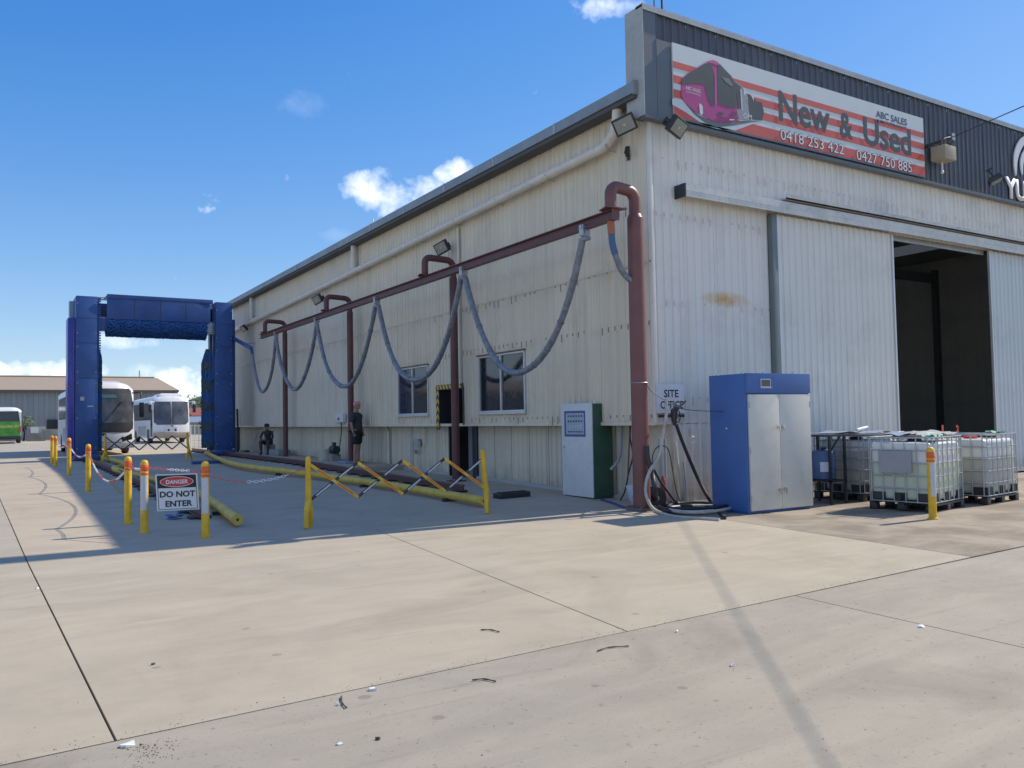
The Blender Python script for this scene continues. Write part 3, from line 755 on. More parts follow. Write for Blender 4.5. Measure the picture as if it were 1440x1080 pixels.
def parapet_logo():
    Y = -.185; P = lambda px, py: Vector(CAM.Y(px, py, Y))
    R = thing('parapet_lettering', 'white raised YU lettering and swoosh emblem on the charcoal parapet', 'sign', (12.1, Y, 6.9))
    a = P(1417.5, 277.5)
    t = text_mesh('YU', 0, .03); xs = [v.co.x for v in t.vertices]; sx = .98/(max(xs)-min(xs)); sy = .52/.729
    bm = bmesh.new(); bm.from_mesh(t); r = bmesh.ops.extrude_face_region(bm, geom=bm.faces[:]); 
    for v in [g for g in r['geom'] if isinstance(g, bmesh.types.BMVert)]: v.co.z += .03
    bm.to_mesh(t); bm.free()
    for v in t.vertices: v.co = Vector((a.x-.14+(v.co.x-min(xs))*sx, Y-v.co.z, a.z+v.co.y*sy))-Vector(R.location)
    t.materials.clear(); t.materials.append(m_white); link('lettering', t, R)
    c = Vector((12.98, Y, 7.80))
    def arc(r0, r1, a0, a1, w0, w1, name):
        m = MB(); n = 26; O = []; I = []
        for k in range(n+1):
            t = a0+(a1-a0)*k/n; w = w0*max(0.0, math.sin(PI*k/n))**.6+w1
            O.append((c.x+r0*math.cos(t), Y, c.z+r1*math.sin(t))); I.append((c.x+(r0-w)*math.cos(t), Y, c.z+(r1-w)*math.sin(t)))
        for k in range(n): m.prism([O[k], O[k+1], I[k+1], I[k]], (0, -.03, 0))
        m.build(name, m_white, R)
    arc(.98, .86, PI*.50, PI*1.12, .20, .01, 'emblem_arc'); arc(.66, .56, PI*.55, PI*1.15, .14, .01, 'emblem_arc')
parapet_logo()

# ------------------------------------------------------------------ site office sign
def site_sign():
    R = thing('office_sign', 'white SITE OFFICE sign with black underline at the shed corner behind the post', 'sign', (.29, -.05, 1.65))
    MB().box(-.03, .62, -.06, -.045, 1.62, 2.13).build('sign_board', m_signw, R)
    up = (0, 0, 1); r = (1, 0, 0)
    lettering('SITE', (.14, -.06, 1.90), r, up, .34, .135, m_ink, R, bold=.02); lettering('OFFICE', (.05, -.06, 1.70), r, up, .54, .135, m_ink, R, bold=.02)
    MB().box(.0, .60, -.075, -.046, 1.545, 1.59).build('black_bar', m_ink, R)
site_sign()

# ------------------------------------------------------------------ floodlights and things on the wall
def make_flood():
    R = thing('floodlight', '', 'floodlight', (0, 0, 0), 'floodlights on the shed')
    # local: lamp faces -Y, hangs at origin, arm goes back to +Y
    MB().box(-.20, .20, -.05, .05, -.15, .15).build('housing', m_blackp, R, bevel=.012)
    MB().box(-.165, .165, -.056, -.051, -.115, .115).build('lens', M('lamp_lens', (.27, .28, .25), .25), R)
    MB().box(-.02, .02, -.058, -.0565, -.02, .02).build('led_chip', M('led', (.55, .5, .2), .4), R)
    b = MB()
    for k in range(6): b.box(-.16+k*.06, -.15+k*.06, .05, .085, -.12, .12)
    b.build('cooling_fins', m_blackp, R)
    MB().obox((0, .08, 0), (0, .30, -.02), .05, .03).box(-.05, .05, .28, .31, -.07, .07).build('bracket', m_blackp, R)
    return R
fl = make_flood()
def put_flood(o, loc, d, label, roll=0.0):
    q = Vector(d).normalized().to_track_quat('-Y', 'Z') @ Matrix.Rotation(roll, 3, 'Y').to_quaternion()
    place(o, loc, q.to_euler(), label); o.scale = (1.0, 1.0, 1.0)
put_flood(fl, (-.42, .16, 6.72), (-.75, -.75, -.50), 'black floodlight at the gutter corner facing the wash bay', -.35)
f2 = copy_tree(fl); put_flood(f2, (.24, -.46, 6.60), (.10, -.9, -.62), 'black floodlight below the banner on the front wall corner', .25)
f3 = copy_tree(fl); put_flood(f3, (-.36, 7.35, 5.88), (-.85, -.42, -.35), 'black floodlight above the second red post from the shed corner', -.30)
f4 = copy_tree(fl); put_flood(f4, (-.36, 16.8, 5.83), (-.85, -.42, -.35), 'black floodlight behind the third arched red post', -.30)
f5 = copy_tree(fl); put_flood(f5, (-.38, 26.8, 5.85), (-.7, -.2, -.65), 'black floodlight beside the blue gantry at the far end of the wall', -.2)
f6 = copy_tree(fl); put_flood(f6, (10.42, -.55, 7.06), (.2, -.35, -.9), 'floodlight on an arm under the white parapet lettering')
def wall_bits():
    t = thing('security_camera', 'small black camera bracket on the side wall below the corner floodlight', 'camera', (-.1, .5, 6.35))
    MB().box(-.05, -.03, .50, .56, 6.24, 6.50).build('mount', m_blackp, t)
    MB().tube([(-.04, .52, 6.33), (-.12, .48, 6.30), (-.16, .42, 6.34)], .025).cyl((-.15, .46, 6.34), (-.20, .36, 6.40), .04).build('camera_head', m_blackp, t)
    t = thing('wall_speaker', 'beige box hung from a black bracket beside the banner on the parapet', 'speaker', (8.5, -.3, 7.3))
    MB().box(8.22, 8.66, -.62, -.28, 7.24, 7.56).build('box_body', m_beige, t, bevel=.01)
    MB().box(7.9, 9.1, -.19, -.17, 7.60, 7.66).box(8.2, 8.26, -.55, -.17, 7.60, 7.66).box(8.6, 8.66, -.55, -.17, 7.60, 7.66).box(8.0, 8.06, -.19, -.175, 7.5, 7.66).build('bracket', m_blackp, t)
    MB().cyl((8.45, -.4, 7.24), (8.45, -.4, 7.02), .025).ball((8.45, -.4, 7.0), .04).build('sensor', m_alu, t)
    for i, (px, r, lab) in enumerate(((920, .012, 'thin antenna rod rising from the parapet corner'), (931, .022, 'thicker antenna mast rising right of the thin rod on the parapet'))):
        p = CAM.Y(px, 12, .25)
        o = MB().cyl((p[0], .25, 7.4), (p[0], .25, 12.6 if i else 11.5), r, r*.7, 8)
        b = thing('antenna_mast', lab, 'antenna', (p[0], .25, 7.4)); o.build('mast', m_blackp, b)
        MB().box(p[0]-.05, p[0]+.05, .02, .28, 8.0, 8.06).box(p[0]-.05, p[0]+.05, .02, .28, 8.5, 8.56).build('mast_clamp', m_galv, b)
    p = CAM.X(524, 311, .3); t = thing('roof_vent_mast', 'small white aerial standing behind the gutter far along the roof', 'aerial', (p[0], p[1], 7.3))
    MB().cyl((p[0], p[1], 7.35), (p[0], p[1], 8.0), .03).obox((p[0], p[1]-.3, 7.85), (p[0], p[1]+.3, 7.85), .03, .03).build('aerial_rod', m_white, t)
wall_bits()

# overhead service cable: plan line read from its shadow on the yard
def service_cable():
    A = Vector((9.3, -.2, 8.02)); k = Vector((SD.x/SD.z, SD.y/SD.z))
    g0 = Vector((A.x-k.x*A.z, A.y-k.y*A.z)); g1 = Vector(G(1020, 840)[:2]); g2 = Vector(G(1150, 1050)[:2])
    g1, g2 = Vector((g1.x, g1.y)), Vector((g2.x, g2.y))
    # choose heights so that the cable leaves along the line seen in the sky
    q = Vector(CAM.ray(1440, 149)); C = Vector(CAM.C)
    d2 = (g2-g0).normalized(); best = None
    for i in range(1, 2000):
        z = 8.0+i*.01; s = None
        # intersection of the sky ray with the plane through the shadow line and the sun
        pass
    n = Vector((d2.x, d2.y, 0)).cross(SD).normalized(); P0 = Vector((g0.x, g0.y, 0))
    t = (P0-C).dot(n)/q.dot(n); E = C+q*t
    return A, E, g0, g2, d2
A, E, g0, g2, d2 = service_cable()
print('CABLE', A, E, g0, g2)
def cable_obj():
    d = (E-A); 
    t = thing('overhead_cable', 'black overhead service cable running from the parapet towards the upper right', 'cable', tuple(A))
    n = Vector((d2.x, d2.y, 0)).cross(SD).normalized()
    dirv = Vector((E.x-A.x, E.y-A.y, E.z-A.z)); L = dirv.length; dirv.normalize()
    pts = [A+dirv*L*k/10-Vector((0, 0, 1))*0 for k in range(11)]
    far = 34.0
    for k in range(1, 24):
        s = L+far*k/23; p = A+dirv*s; pts.append(Vector((p.x, p.y, p.z)))
    m = MB().tube(pts, .0095, 8); m.build('cable', m_black, t)
    MB().box(A.x-.06, A.x+.06, -.22, -.14, A.z-.08, A.z+.08).build('cable_anchor', m_galv, t)
    MB().tube(smooth_path([tuple(A), (8.9, -.22, 7.9), (8.7, -.2, 7.66)], 5), .014, 6).build('cable_tail', m_black, t)
    e = pts[-1]
    pole = thing('power_pole', 'timber power pole standing behind the camera carrying the cable', 'pole', (e.x, e.y, 0))
    MB().cyl((e.x, e.y, 0), (e.x, e.y, e.z+.5), .17, .13, 12).build('pole_shaft', m_trunk, pole)
    MB().box(e.x-.9, e.x+.9, e.y-.06, e.y+.06, e.z+.1, e.z+.22).build('cross_arm', m_trunk, pole)
CABLE_OK = E.z > A.z-2 and E.z < 60
if CABLE_OK: cable_obj()

# ------------------------------------------------------------------ hose rail: red posts, arched tops and beam
POSTX = [-.64, -.40, -.40, -.40]
POSTY = [-.31]+[float(CAM.X(px, 600, -.40)[1]) for px in (640.5, 493.5, 401.5)]
def hose_rail():
    R = thing('hose_rail_frame', 'red oxide steel frame of four arched posts carrying an overhead beam along the wall', 'hose rail', (-.64, -.31, 0))
    xr = -1.16; zt = 5.42
    for i, y in enumerate(POSTY):
        px = POSTX[i]; g = gz(y); r = .095 if i else .10; top = zt if i == 0 else zt+.05
        if i == 0:
            p = MB().cyl((px, y, g), (px, y, 4.92), .145, .135, 20).cyl((px, y, 4.92), (px, y, 4.99), .135, .105, 20).build('post', m_redox2, R)
        else:
            p = MB().cyl((px, y, g), (px, y, 5.0), .095, n=16).build('post', m_redox, R)
        b = [(px, y, 4.97), (px, y, top-.20)]
        for k in range(1, 6): a = PI/2*k/6; b.append((px-.16*(1-math.cos(a)), y, top-.20+.16*math.sin(a)))
        b += [(px-.19, y, top-.035), (-1.00, y, top-.02)]
        for k in range(1, 6): a = PI/2*k/6; b.append((-1.02-.14*math.sin(a), y, top-.16+.14*math.cos(a)))
        b += [(xr, y, top-.18), (xr, y, 5.02)]
        MB().tube(b, r if i == 0 else .08, 12).build('arched_top', m_redox2 if i == 0 else m_redox, R)
        MB().box(px-.18, px+.18, y-.18, y+.18, g+(.061 if i == 0 else .001), g+(.08 if i == 0 else .022)).build('base_plate', m_redox, R)
        for dx in (-.13, .13):
            for dy in (-.13, .13):
                MB().cyl((px+dx, y+dy, g+.022), (px+dx, y+dy, g+.055), .018, n=6).build('anchor_bolt', m_galv, R)
        MB().prism([(xr-.22, y-.16, 5.0), (xr+.22, y-.16, 5.0), (xr+.10, y+.16, 5.0), (xr-.12, y+.16, 5.0)], (0, 0, .02)).build('top_plate', m_redox, R)
    y0, y1 = -.42, 21.1; z0 = 4.82
    MB().box(xr-.07, xr+.07, y0, y1, z0, z0+.018).box(xr-.07, xr+.07, y0, y1, z0+.155, z0+.173).box(xr-.008, xr+.008, y0, y1, z0+.018, z0+.155).build('beam', m_redox, R)
    MB().box(xr-.075, xr+.075, y0-.012, y0, z0-.01, z0+.18).build('beam_end', m_redox, R)
    return R
hose_rail()
def festoon():
    R = thing('festoon_hose', 'grey wrapped supply hose hanging in five deep loops under the red beam', 'hose', (-1.16, 10, 4.8))
    xr = -1.16
    ay = [.42, 4.80, 9.65, 14.55, 19.05]; bz = [2.46, 2.55, 2.60, 2.70]; by = [2.5, 7.1, 11.95, 16.85]
    rng = random.Random(3)
    def loop(p, q, zb, r):
        n = 30; pts = []; k = 1.75; w = (q[1]-p[1])
        for i in range(n+1):
            t = i/n; u = 2*t-1
            c = (math.cosh(k*u)-1)/(math.cosh(k)-1); top = p[2]+(q[2]-p[2])*t
            pts.append((p[0]+(q[0]-p[0])*t+.02*math.sin(9*t+p[1]), p[1]+w*t, zb+(top-zb)*c))
        return pts
    for i in range(4):
        p = (xr, ay[i]+.075, 4.66); q = (xr, ay[i+1]-.075, 4.66)
        pts = loop(p, q, bz[i], .05)
        rr = [.062*(1+.05*math.sin(k*.9+i)+rng.uniform(-.05, .05)) for k in range(len(pts))]
        MB().tube(pts, rr, 12).build('hose_loop', m_hose, R)
        for k in range(2, 29, 3): a = Vector(pts[k]); b = Vector(pts[k+1]); MB().cyl(a, a+(b-a)*.14, .069, n=12).build('tie_tape', M('tape_grey', (.155, .165, .19), .5), R)
    # last loop to the gantry arm
    p = (xr, ay[4]+.10, 4.62); q = (-.98, 23.1, 4.46)
    pts = loop(p, q, 2.78, .05); MB().tube(pts, .06, 12).build('hose_loop', m_hose, R)
    for i, y in enumerate(ay):
        t = MB().box(xr-.05, xr+.05, y-.07, y+.07, 4.70, 4.88); t.box(xr-.075, xr-.055, y-.06, y+.06, 4.72, 4.90).box(xr+.055, xr+.075, y-.06, y+.06, 4.72, 4.90)
        t.cyl((xr-.09, y, 4.865), (xr+.09, y, 4.865), .035, n=10)
        o = t.build('trolley', m_galv, R)
        MB().obox((xr, y-.11, 4.655), (xr, y+.11, 4.655), .10, .055).build('hose_clamp', M('clamp_grey', (.25, .26, .26), .5), o)
    # feed from the front post up to the beam
    a = Vector((xr+.02, -.10, 4.78)); f = smooth_path([(xr+.01, -.28, 4.86), (xr+.05, -.25, 4.66), (-1.08, -.25, 4.40), (-.95, -.27, 4.05), (-.80, -.30, 3.88), (-.64, -.31, 3.82)], 6)
    n = len(f); MB().tube(f[:n//4+1], .062, 12).build('red_coupling', M('coupling_red', (.40, .13, .06), .4), R)
    MB().tube(f[n//4:n//2], .056, 12).build('blue_tape', M('tape_blue', (.05, .12, .25), .4), R)
    MB().tube(f[n//2-1:], .05, 12).build('feed_hose', m_hose, R)
festoon()

# ------------------------------------------------------------------ wash gantry
def brush_mesh(p0, p1, r, rings, spokes, seed, taper=True, rf=None):
    """rotating brush: rows of bristle tufts round a core"""
    rng = random.Random(seed); m = MB(); a, b = Vector(p0), Vector(p1); d = b-a; L = d.length; d.normalize(); x = d.orthogonal().normalized(); y = d.cross(x)
    for i in range(rings):
        c = a+d*L*(i+.5)/rings; ro = r if rf is None else rf((i+.5)/rings)*r; ph = i*.37
        for k in range(spokes):
            t = 2*PI*k/spokes+ph+rng.uniform(-.06, .06); w = 2*PI/spokes*.42; rr = ro*rng.uniform(.965, 1.02)
            e = lambda tt, q, o: c+(x*math.cos(tt)+y*math.sin(tt))*q+d*o
            h = L/rings*.48; m.cur = i % 3 if False else 0
            m.add([e(t-w*.5, .08, -h*.4), e(t+w*.5, .08, h*.4), e(t+w, rr, h+rng.uniform(-.02, .02)), e(t-w, rr, -h+rng.uniform(-.02, .02))], [(0, 1, 2, 3)])
            m.add([e(t-w, rr*.97, h), e(t+w, rr*.97, h*1.0), e(t+w*1.1, rr*.965, -h), e(t-w*1.1, rr*.965, -h)], [(0, 1, 2, 3)])
    return m
def stripe_brush():
    n = NB('brush_bristles'); z = n.sep.outputs[2]
    f = n.m('GREATER_THAN', n.m('FRACT', n.m('ADD', n.m('MULTIPLY', z, 1.15), n.m('MULTIPLY', n.noise(3, 3), .2))), .55)
    cc = n.mix(f, (.06, .20, .50), (.13, .20, .25)); n.set('Base Color', n.mix(n.ramp(n.noise(40, 3), .3, .7), cc, n.mix(.5, cc, (.0, .0, .01)))); n.set('Roughness', .7); return n.mat
def gantry():
    Y = 26.0; g = .21
    R = thing('bus_wash_gantry', 'tall dark blue bus wash gantry with brushes straddling the bay', 'bus wash', (-4.1, Y+.6, g))
    mb = stripe_brush(); MR = M('roller_bristles', (.028, .12, .34), .7, var=.35, scale=9)
    for s, x0, x1, top in ((0, -7.13, -6.35, 6.80), (1, -1.78, -1.06, 6.86)):
        c = MB().box(x0, x1, Y, Y+1.5, g+.18, top).build('column', m_blue, R, bevel=.03)
        MB().box(x0-.006, x1+.006, Y-.012, Y+.2, 3.52, 3.56).box(x0+.08, x1-.08, Y-.014, Y-.002, g+.4, 3.45).build('front_panel', m_blue, c, bevel=.004)
        for z in (2.0, 4.9, 5.9): MB().box(x0-.004, x1+.004, Y-.006, Y+.3, z, z+.018).build('panel_seam', m_blackp, c)
        for z in (.7, 1.9, 3.3, 3.75, 4.75, 5.3, 6.5):
            for dx in (.06, .72): MB().cyl((x0+dx*(x1-x0)/.78, Y-.02, z), (x0+dx*(x1-x0)/.78, Y, z), .022, n=6).build('bolt', m_galv, c)
        if s == 0: MB().box(x0+.16, x0+.30, Y-.03, Y-.015, 2.6, 2.75).box(x0+.42, x0+.62, Y-.025, Y-.015, 2.35, 2.40).build('fitting', m_galv, c)
        MB().box(x0-.05, x1+.05, Y-.25, Y+1.75, g+.05, g+.24).build('foot_beam', m_blue, R, bevel=.02)
        for dy in (.1, 1.4):
            MB().cyl(((x0+x1)/2-.06, Y+dy, g+.14), ((x0+x1)/2+.06, Y+dy, g+.14), .13, n=16).build('rail_wheel', m_blackp, R)
        # toothed inner guide and carriage
        xi = x1 if s == 0 else x0; sg = 1 if s == 0 else -1
        gd = MB().box(min(xi, xi+sg*.07), max(xi, xi+sg*.07), Y+.15, Y+.35, 3.5, top-.1)
        for k in range(22): gd.box(min(xi, xi+sg*.12), max(xi, xi+sg*.12), Y+.02, Y+.12, 4.6+k*.1, 4.65+k*.1)
        gd.build('lift_guide', m_blue, R)
        MB().box(min(xi+sg*.02, xi+sg*.4), max(xi+sg*.02, xi+sg*.4), Y+.05, Y+.5, 5.45, 5.95).build('brush_carriage', m_blue if s == 0 else m_galv, R, bevel=.01)
        # vertical side brush
        xc = xi+sg*(-.12 if s == 0 else .02); r = .36 if s == 0 else .42
        prof = (lambda t: .45 if t < .02 else (1.0 if t < .86 else 1.0-.45*((t-.86)/.14)))
        b = brush_mesh((xc, Y+.75, g+.25), (xc, Y+.75, 5.0 if s == 0 else 4.85), r, 96, 40, 5+s, rf=prof)
        stuff(b.build('side_brush', mb, R)); MB().cyl((xc, Y+.75, g+.2), (xc, Y+.75, 5.6), .07).build('brush_shaft', m_blackp, R)
    # side curtain housing on the outer left
    MB().box(-7.40, -7.135, Y+.25, Y+1.3, g+.2, 5.92).build('side_housing', m_blue2, R, bevel=.015)
    MB().box(-7.20, -7.17, Y+.235, Y+.25, g+.3, 5.85).build('housing_rib', M('lilac_trim', (.12, .12, .34), .3), R)
    MB().box(-7.30, -7.14, Y+1.0, Y+1.45, 5.93, 6.70).build('clear_cover', M('pale_blue_cover', (.22, .33, .42), .25), R)
    # top beam, hood, horizontal roller
    MB().box(-6.02, -2.0, Y-.05, Y+.02, 5.92, 6.90).box(-6.02, -2.0, Y+.02, Y+1.1, 6.82, 6.90).build('roller_hood', m_blue, R, bevel=.01)
    MB().box(-6.02, -1.9, Y-.10, Y-.052, 6.75, 6.92).build('hood_lip', m_blue, R, bevel=.006)
    for x in (-5.0, -4.0, -3.0): MB().box(x-.008, x+.008, Y-.056, Y-.05, 5.93, 6.75).build('hood_seam', m_blackp, R)
    MB().box(-6.35, -1.78, Y+.5, Y+.85, 6.05, 6.60).build('cross_beam', m_blue, R, bevel=.01)
    MB().cyl((-6.35, Y+.35, 5.66), (-1.78, Y+.35, 5.66), .06).build('roller_shaft', m_galv, R)
    stuff(brush_mesh((-6.02, Y+.35, 5.68), (-2.12, Y+.35, 5.66), .46, 80, 46, 9).build('top_brush', MR, R))
    pp = MB()
    for s, xa, xb in ((0, -6.36, -6.02), (1, -2.02, -1.78)):
        for z in (6.78, 6.70, 5.95): pp.cyl((xa, Y+.1, z), (xb, Y+.1, z), .028)
    pp.build('water_pipes', m_galv, R)
    bx = MB().box(-1.06, -.90, Y+.2, Y+1.1, g+.3, 6.15); bx.build('side_box', m_blue, R, bevel=.012)
    # swing arm that feeds the hose
    MB().obox((-.98, Y+.3, 5.35), (-.98, 23.15, 4.62), .10, .14).obox((-.98, 23.2, 4.66), (-.98, 23.05, 4.40), .10, .12).obox((-.98, 23.9, 4.9), (-.7, 23.6, 4.9), .02, .02).build('hose_arm', m_blue, R)
    return R
gantry()

# ------------------------------------------------------------------ rails and yellow guide pipes
def rails():
    def rail(x0, x1, y0, y1, label):
        R = thing('gantry_rail', label, 'rail', (x0, y0, gz(y0)), 'running rails of the wash gantry')
        n = 8; P = [(x0+(x1-x0)*k/n, y0+(y1-y0)*k/n) for k in range(n+1)]; ry = MB(); rt = MB()
        for (a, b), (c, d) in zip(P, P[1:]):
            ry.obox((a, b, gz(b)+.055), (c, d, gz(d)+.055), .12, .022); ry.obox((a, b, gz(b)+.10), (c, d, gz(d)+.10), .025, .09); rt.obox((a, b, gz(b)+.157), (c, d, gz(d)+.157), .065, .03)
        ry.build('rail_web', m_redox, R); rt.build('rail_head', M('rail_head', (.16, .09, .08), .5), R)
        k = 0; y = y0+.25
        while y < y1:
            x = x0+(x1-x0)*(y-y0)/(y1-y0)
            if k == 0: me = MB().box(-.17, .17, -.12, .12, 0, .042).mesh(m_blackp, name='sleeper_plate', bevel=.006); rails.me = me
            link('sleeper_plate', rails.me, R, Vector((x, y, gz(y)+.001))-Vector(R.location)); y += .85; k += 1
    a = G(285, 735); 
    rail(-6.98, -6.74, 3.0, 33.0, 'red brown running rail on black plates along the left side of the bay')
    rail(-1.62, -1.42, 4.1, 33.0, 'red brown running rail on black plates beside the shed wall')
    def pipe(px, r, label, ztop=None):
        pts = []
        for p in px:
            g = G(*p) if len(p) == 2 and p[0] > 50 else (p[0], p[1]); pts.append((g[0], g[1], gz(g[1])+r+.04))
        R = thing('guide_pipe', label, 'guide pipe', (pts[0][0], pts[0][1], gz(pts[0][1])), 'yellow wheel guide pipes of the wash bay')
        sp = smooth_path(pts, 8); MB().tube(sp, r, 18).build('pipe', m_pipeyel, R)
        d = (Vector(sp[0])-Vector(sp[1])).normalized(); c = Vector(sp[0])
        MB().cyl(c, c+d*.012, r+.004, n=18).build('end_cap', m_pipeyel, R); MB().cyl(c+d*.010, c+d*.016, .022, n=10).build('cap_hole', m_blackp, R)
        i = 3
        while i < len(sp)-1:
            x, y, z = sp[i]; MB().box(x-.14, x+.14, y-.05, y+.05, gz(y)+.001, z-r*.75).build('saddle', m_blackp, R); i += 8
        return R
    pipe([(334, 742), (278, 702), (217, 682), (161, 665), (-6.25, 18.0), (-6.2, 25.5), (-6.2, 32.0)], .078, 'yellow guide pipe with flared near end running along the left of the bay')
    pipe([(680, 714), (560, 692), (440, 674), (330, 658), (-1.98, 27.0)], .078, 'yellow guide pipe running beside the shed from the near barrier post')
rails()

# ------------------------------------------------------------------ bollards, chain, danger sign
def make_bollard(strip):
    R = thing('bollard', '', 'bollard', (0, 0, 0), 'yellow bollards of the wash bay')
    r = .054
    MB().lathe((0, 0, 0), [(r, .02), (r, .985), (r*.93, 1.015), (r*.7, 1.035), (r*.3, 1.045)], 20).build('post', m_yel, R)
    MB().lathe((0, 0, 0), [(r+.02, 0), (r+.02, .018), (r+.004, .024)], 20).build('base_collar', m_yel, R)
    MB().lathe((0, 0, 0), [(r+.0015, .885), (r+.003, .887), (r+.003, .975), (r+.0015, .977)], 20).build('orange_band', m_oran, R)
    MB().lathe((0, 0, 0), [(r+.0015, .832), (r+.003, .834), (r+.003, .862), (r+.0015, .864)], 20).build('orange_band', m_oran, R)
    if strip:
        m = MB(); n = 8; a0, a1 = math.radians(200), math.radians(300)
        v = [((r+.0035)*math.cos(a0+(a1-a0)*k/n)*1.0, (r+.0035)*math.sin(a0+(a1-a0)*k/n), z) for z in (.33, .82) for k in range(n+1)]
        m.add(v, [(k, k+1, n+2+k, n+1+k) for k in range(n)]); m.build('white_reflector', m_refl, R)
    return R
BP = {}
def bollards():
    a = make_bollard(True); b = make_bollard(False); ua = ub = True
    L = [('n', 289, 756, 1, 'front bollard with white reflector right of the hanging danger sign'),
         ('m', 203, 749.5, 1, 'bollard with white reflector just left of the hanging danger sign'),
         ('l', 180, 736.5, 0, 'plain yellow bollard close left of the danger sign pair'),
         ('k', 124, 691, 0, 'yellow bollard in front of the left gantry column'),
         ('j', 97, 668, 0, 'yellow bollard left of the blue gantry column base'),
         ('i', 78, 656, 0, 'nearer of the two far bollards at the left gantry side'),
         ('h', 73, 652, 0, 'farthest yellow bollard in the chained row'),
         ('r', 1312, 730, 1, 'lone yellow bollard in front of the caged water tanks')]
    for k, px, py, st, lab in L:
        if st: o = a if ua else copy_tree(a); ua = False
        else: o = b if ub else copy_tree(b); ub = False
        p = G(px, py); place(o, (p[0], p[1], gz(p[1])), 0.0, lab); BP[k] = Vector((p[0], p[1], gz(p[1])))
        if k == 'r': o['group'] = 'yellow bollards of the wash bay'
bollards()
def link_ring(m, c, t, up, L=.062, w=.034, r=.0042):
    t = t.normalized(); s = t.cross(up).normalized(); pts = []
    for k in range(10):
        a = 2*PI*k/10; pts.append(c+t*(L*.5-w*.5+0)*(1 if math.cos(a) > 0 else -1)*1.0*min(1, abs(math.cos(a))*3)+t*math.cos(a)*w*.5+s*math.sin(a)*w*.5)
    m.tube(pts, r, 5, closed=True)
def chain(nodes, sags, label, first=0, seglen=1.0):
    R = thing('plastic_chain', label, 'chain', tuple(nodes[0]), 'red and white safety chain')
    path = []
    for (p, q), s in zip(zip(nodes, nodes[1:]), sags):
        n = 24
        for k in range(n):
            t = k/n; v = p.lerp(q, t); v = v-Vector((0, 0, 4*s*t*(1-t))); path.append(v)
    path.append(nodes[-1]); red, wh = MB(), MB(); d = 0.0; step = .052; i = 0; seg = 0.0
    k = 0
    for a, b in zip(path, path[1:]):
        L = (b-a).length
        while d <= L:
            c = a+(b-a)*(d/L); t = (b-a); up = Vector((0, 0, 1)) if i % 2 else Vector((1, .3, .2)).normalized()
            if abs(t.normalized().dot(up)) > .95: up = Vector((0, 1, 0))
            link_ring(red if (int(seg/seglen)+first) % 2 == 0 else wh, c, t, up); d += step; seg += step; i += 1
        d -= L
    stuff(red.build('red_links', m_chr, R)); stuff(wh.build('white_links', m_chw, R))
def chains():
    h = lambda k, z=.84: BP[k]+Vector((.0, -.065, z))
    B1 = Vector(G(434, 741)); top = Vector((B1.x, B1.y, .93))
    chain([h('i', .82), h('j', .87), h('k', .87), h('l', .90), h('m', .93)], [.12, .22, .42, .03], 'red and white chain sagging between the left row of bollards', 0, 1.0)
    chain([h('m', .935), h('n', .90)], [.0], 'red and white chain holding the danger sign between two bollards', 0, .42)
    chain([h('n', .86), top], [.16], 'red and white chain from the front bollard to the yellow barrier post', 0, .62)
chains()
def danger_sign():
    a = CAM.Y(219.4, 664, 1.72); b = CAM.Y(275.6, 665, 1.72); c = CAM.Y(223, 711.5, 1.72)
    w = .56; ang = math.radians(-14)
    c0 = Vector(CAM.Y(248, 664.5, 1.72)); z1 = c0.z-.02; z0 = z1-.52
    right = Vector((math.cos(ang), math.sin(ang), 0)); up = Vector((.05*right.x*0+.0, 0, 1)); nrm = right.cross(up)
    R = thing('danger_sign', 'white and black DANGER DO NOT ENTER sign hanging on the chain between two bollards', 'sign', (c0.x, c0.y, z0))
    O = c0-right*w/2; O.z = z0
    def P(u, v, l=0.0): return tuple(O+right*u*w+up*v*(z1-z0)+nrm*l-right*.05*(1-v)*-.55)
    def pan(u0, u1, v0, v1, l0, l1, mat, name):
        m = MB(); q = [P(u0, v0, l0), P(u1, v0, l0), P(u1, v1, l0), P(u0, v1, l0)]; m.prism(q, nrm*(l1-l0)); return m.build(name, mat, R)
    pan(0, 1, 0, 1, 0, .006, m_signw, 'sign_board')
    for q in ((.035, .965, .03, .045), (.035, .965, .955, .97)): pan(*q, .006, .0075, m_ink, 'border_line')
    for q in ((.035, .05, .045, .955), (.95, .965, .045, .955)): pan(*q, .006, .0075, m_ink, 'border_line')
    pan(.05, .95, .62, .955, .006, .0078, m_ink, 'black_header')
    def ell(rx, ry, l, mat):
        m = MB(); m.add([P(.5+rx*math.cos(t), .79+ry*math.sin(t), l) for t in [2*PI*k/36 for k in range(36)]], [tuple(range(36))]); m.build('danger_oval', mat, R)
    ell(.40, .145, .0085, m_signw); ell(.385, .13, .0095, m_red)
    H = (z1-z0)
    for txt, u0, u1, v, hh, mt in (('DANGER', .24, .77, .735, .11, m_white), ('DO NOT', .08, .92, .375, .16, m_ink), ('ENTER', .20, .84, .115, .16, m_ink)):
        o = lettering(txt, P(u0, v, 0), right, up, (u1-u0)*w, hh*H, mt, R, .0105, bold=.03)
    MB().cyl(P(.06, .96, .002), P(.06, 1.04, .002), .004).cyl(P(.94, .96, .002), P(.94, 1.04, .002), .004).build('hook', m_galv, R)
danger_sign()

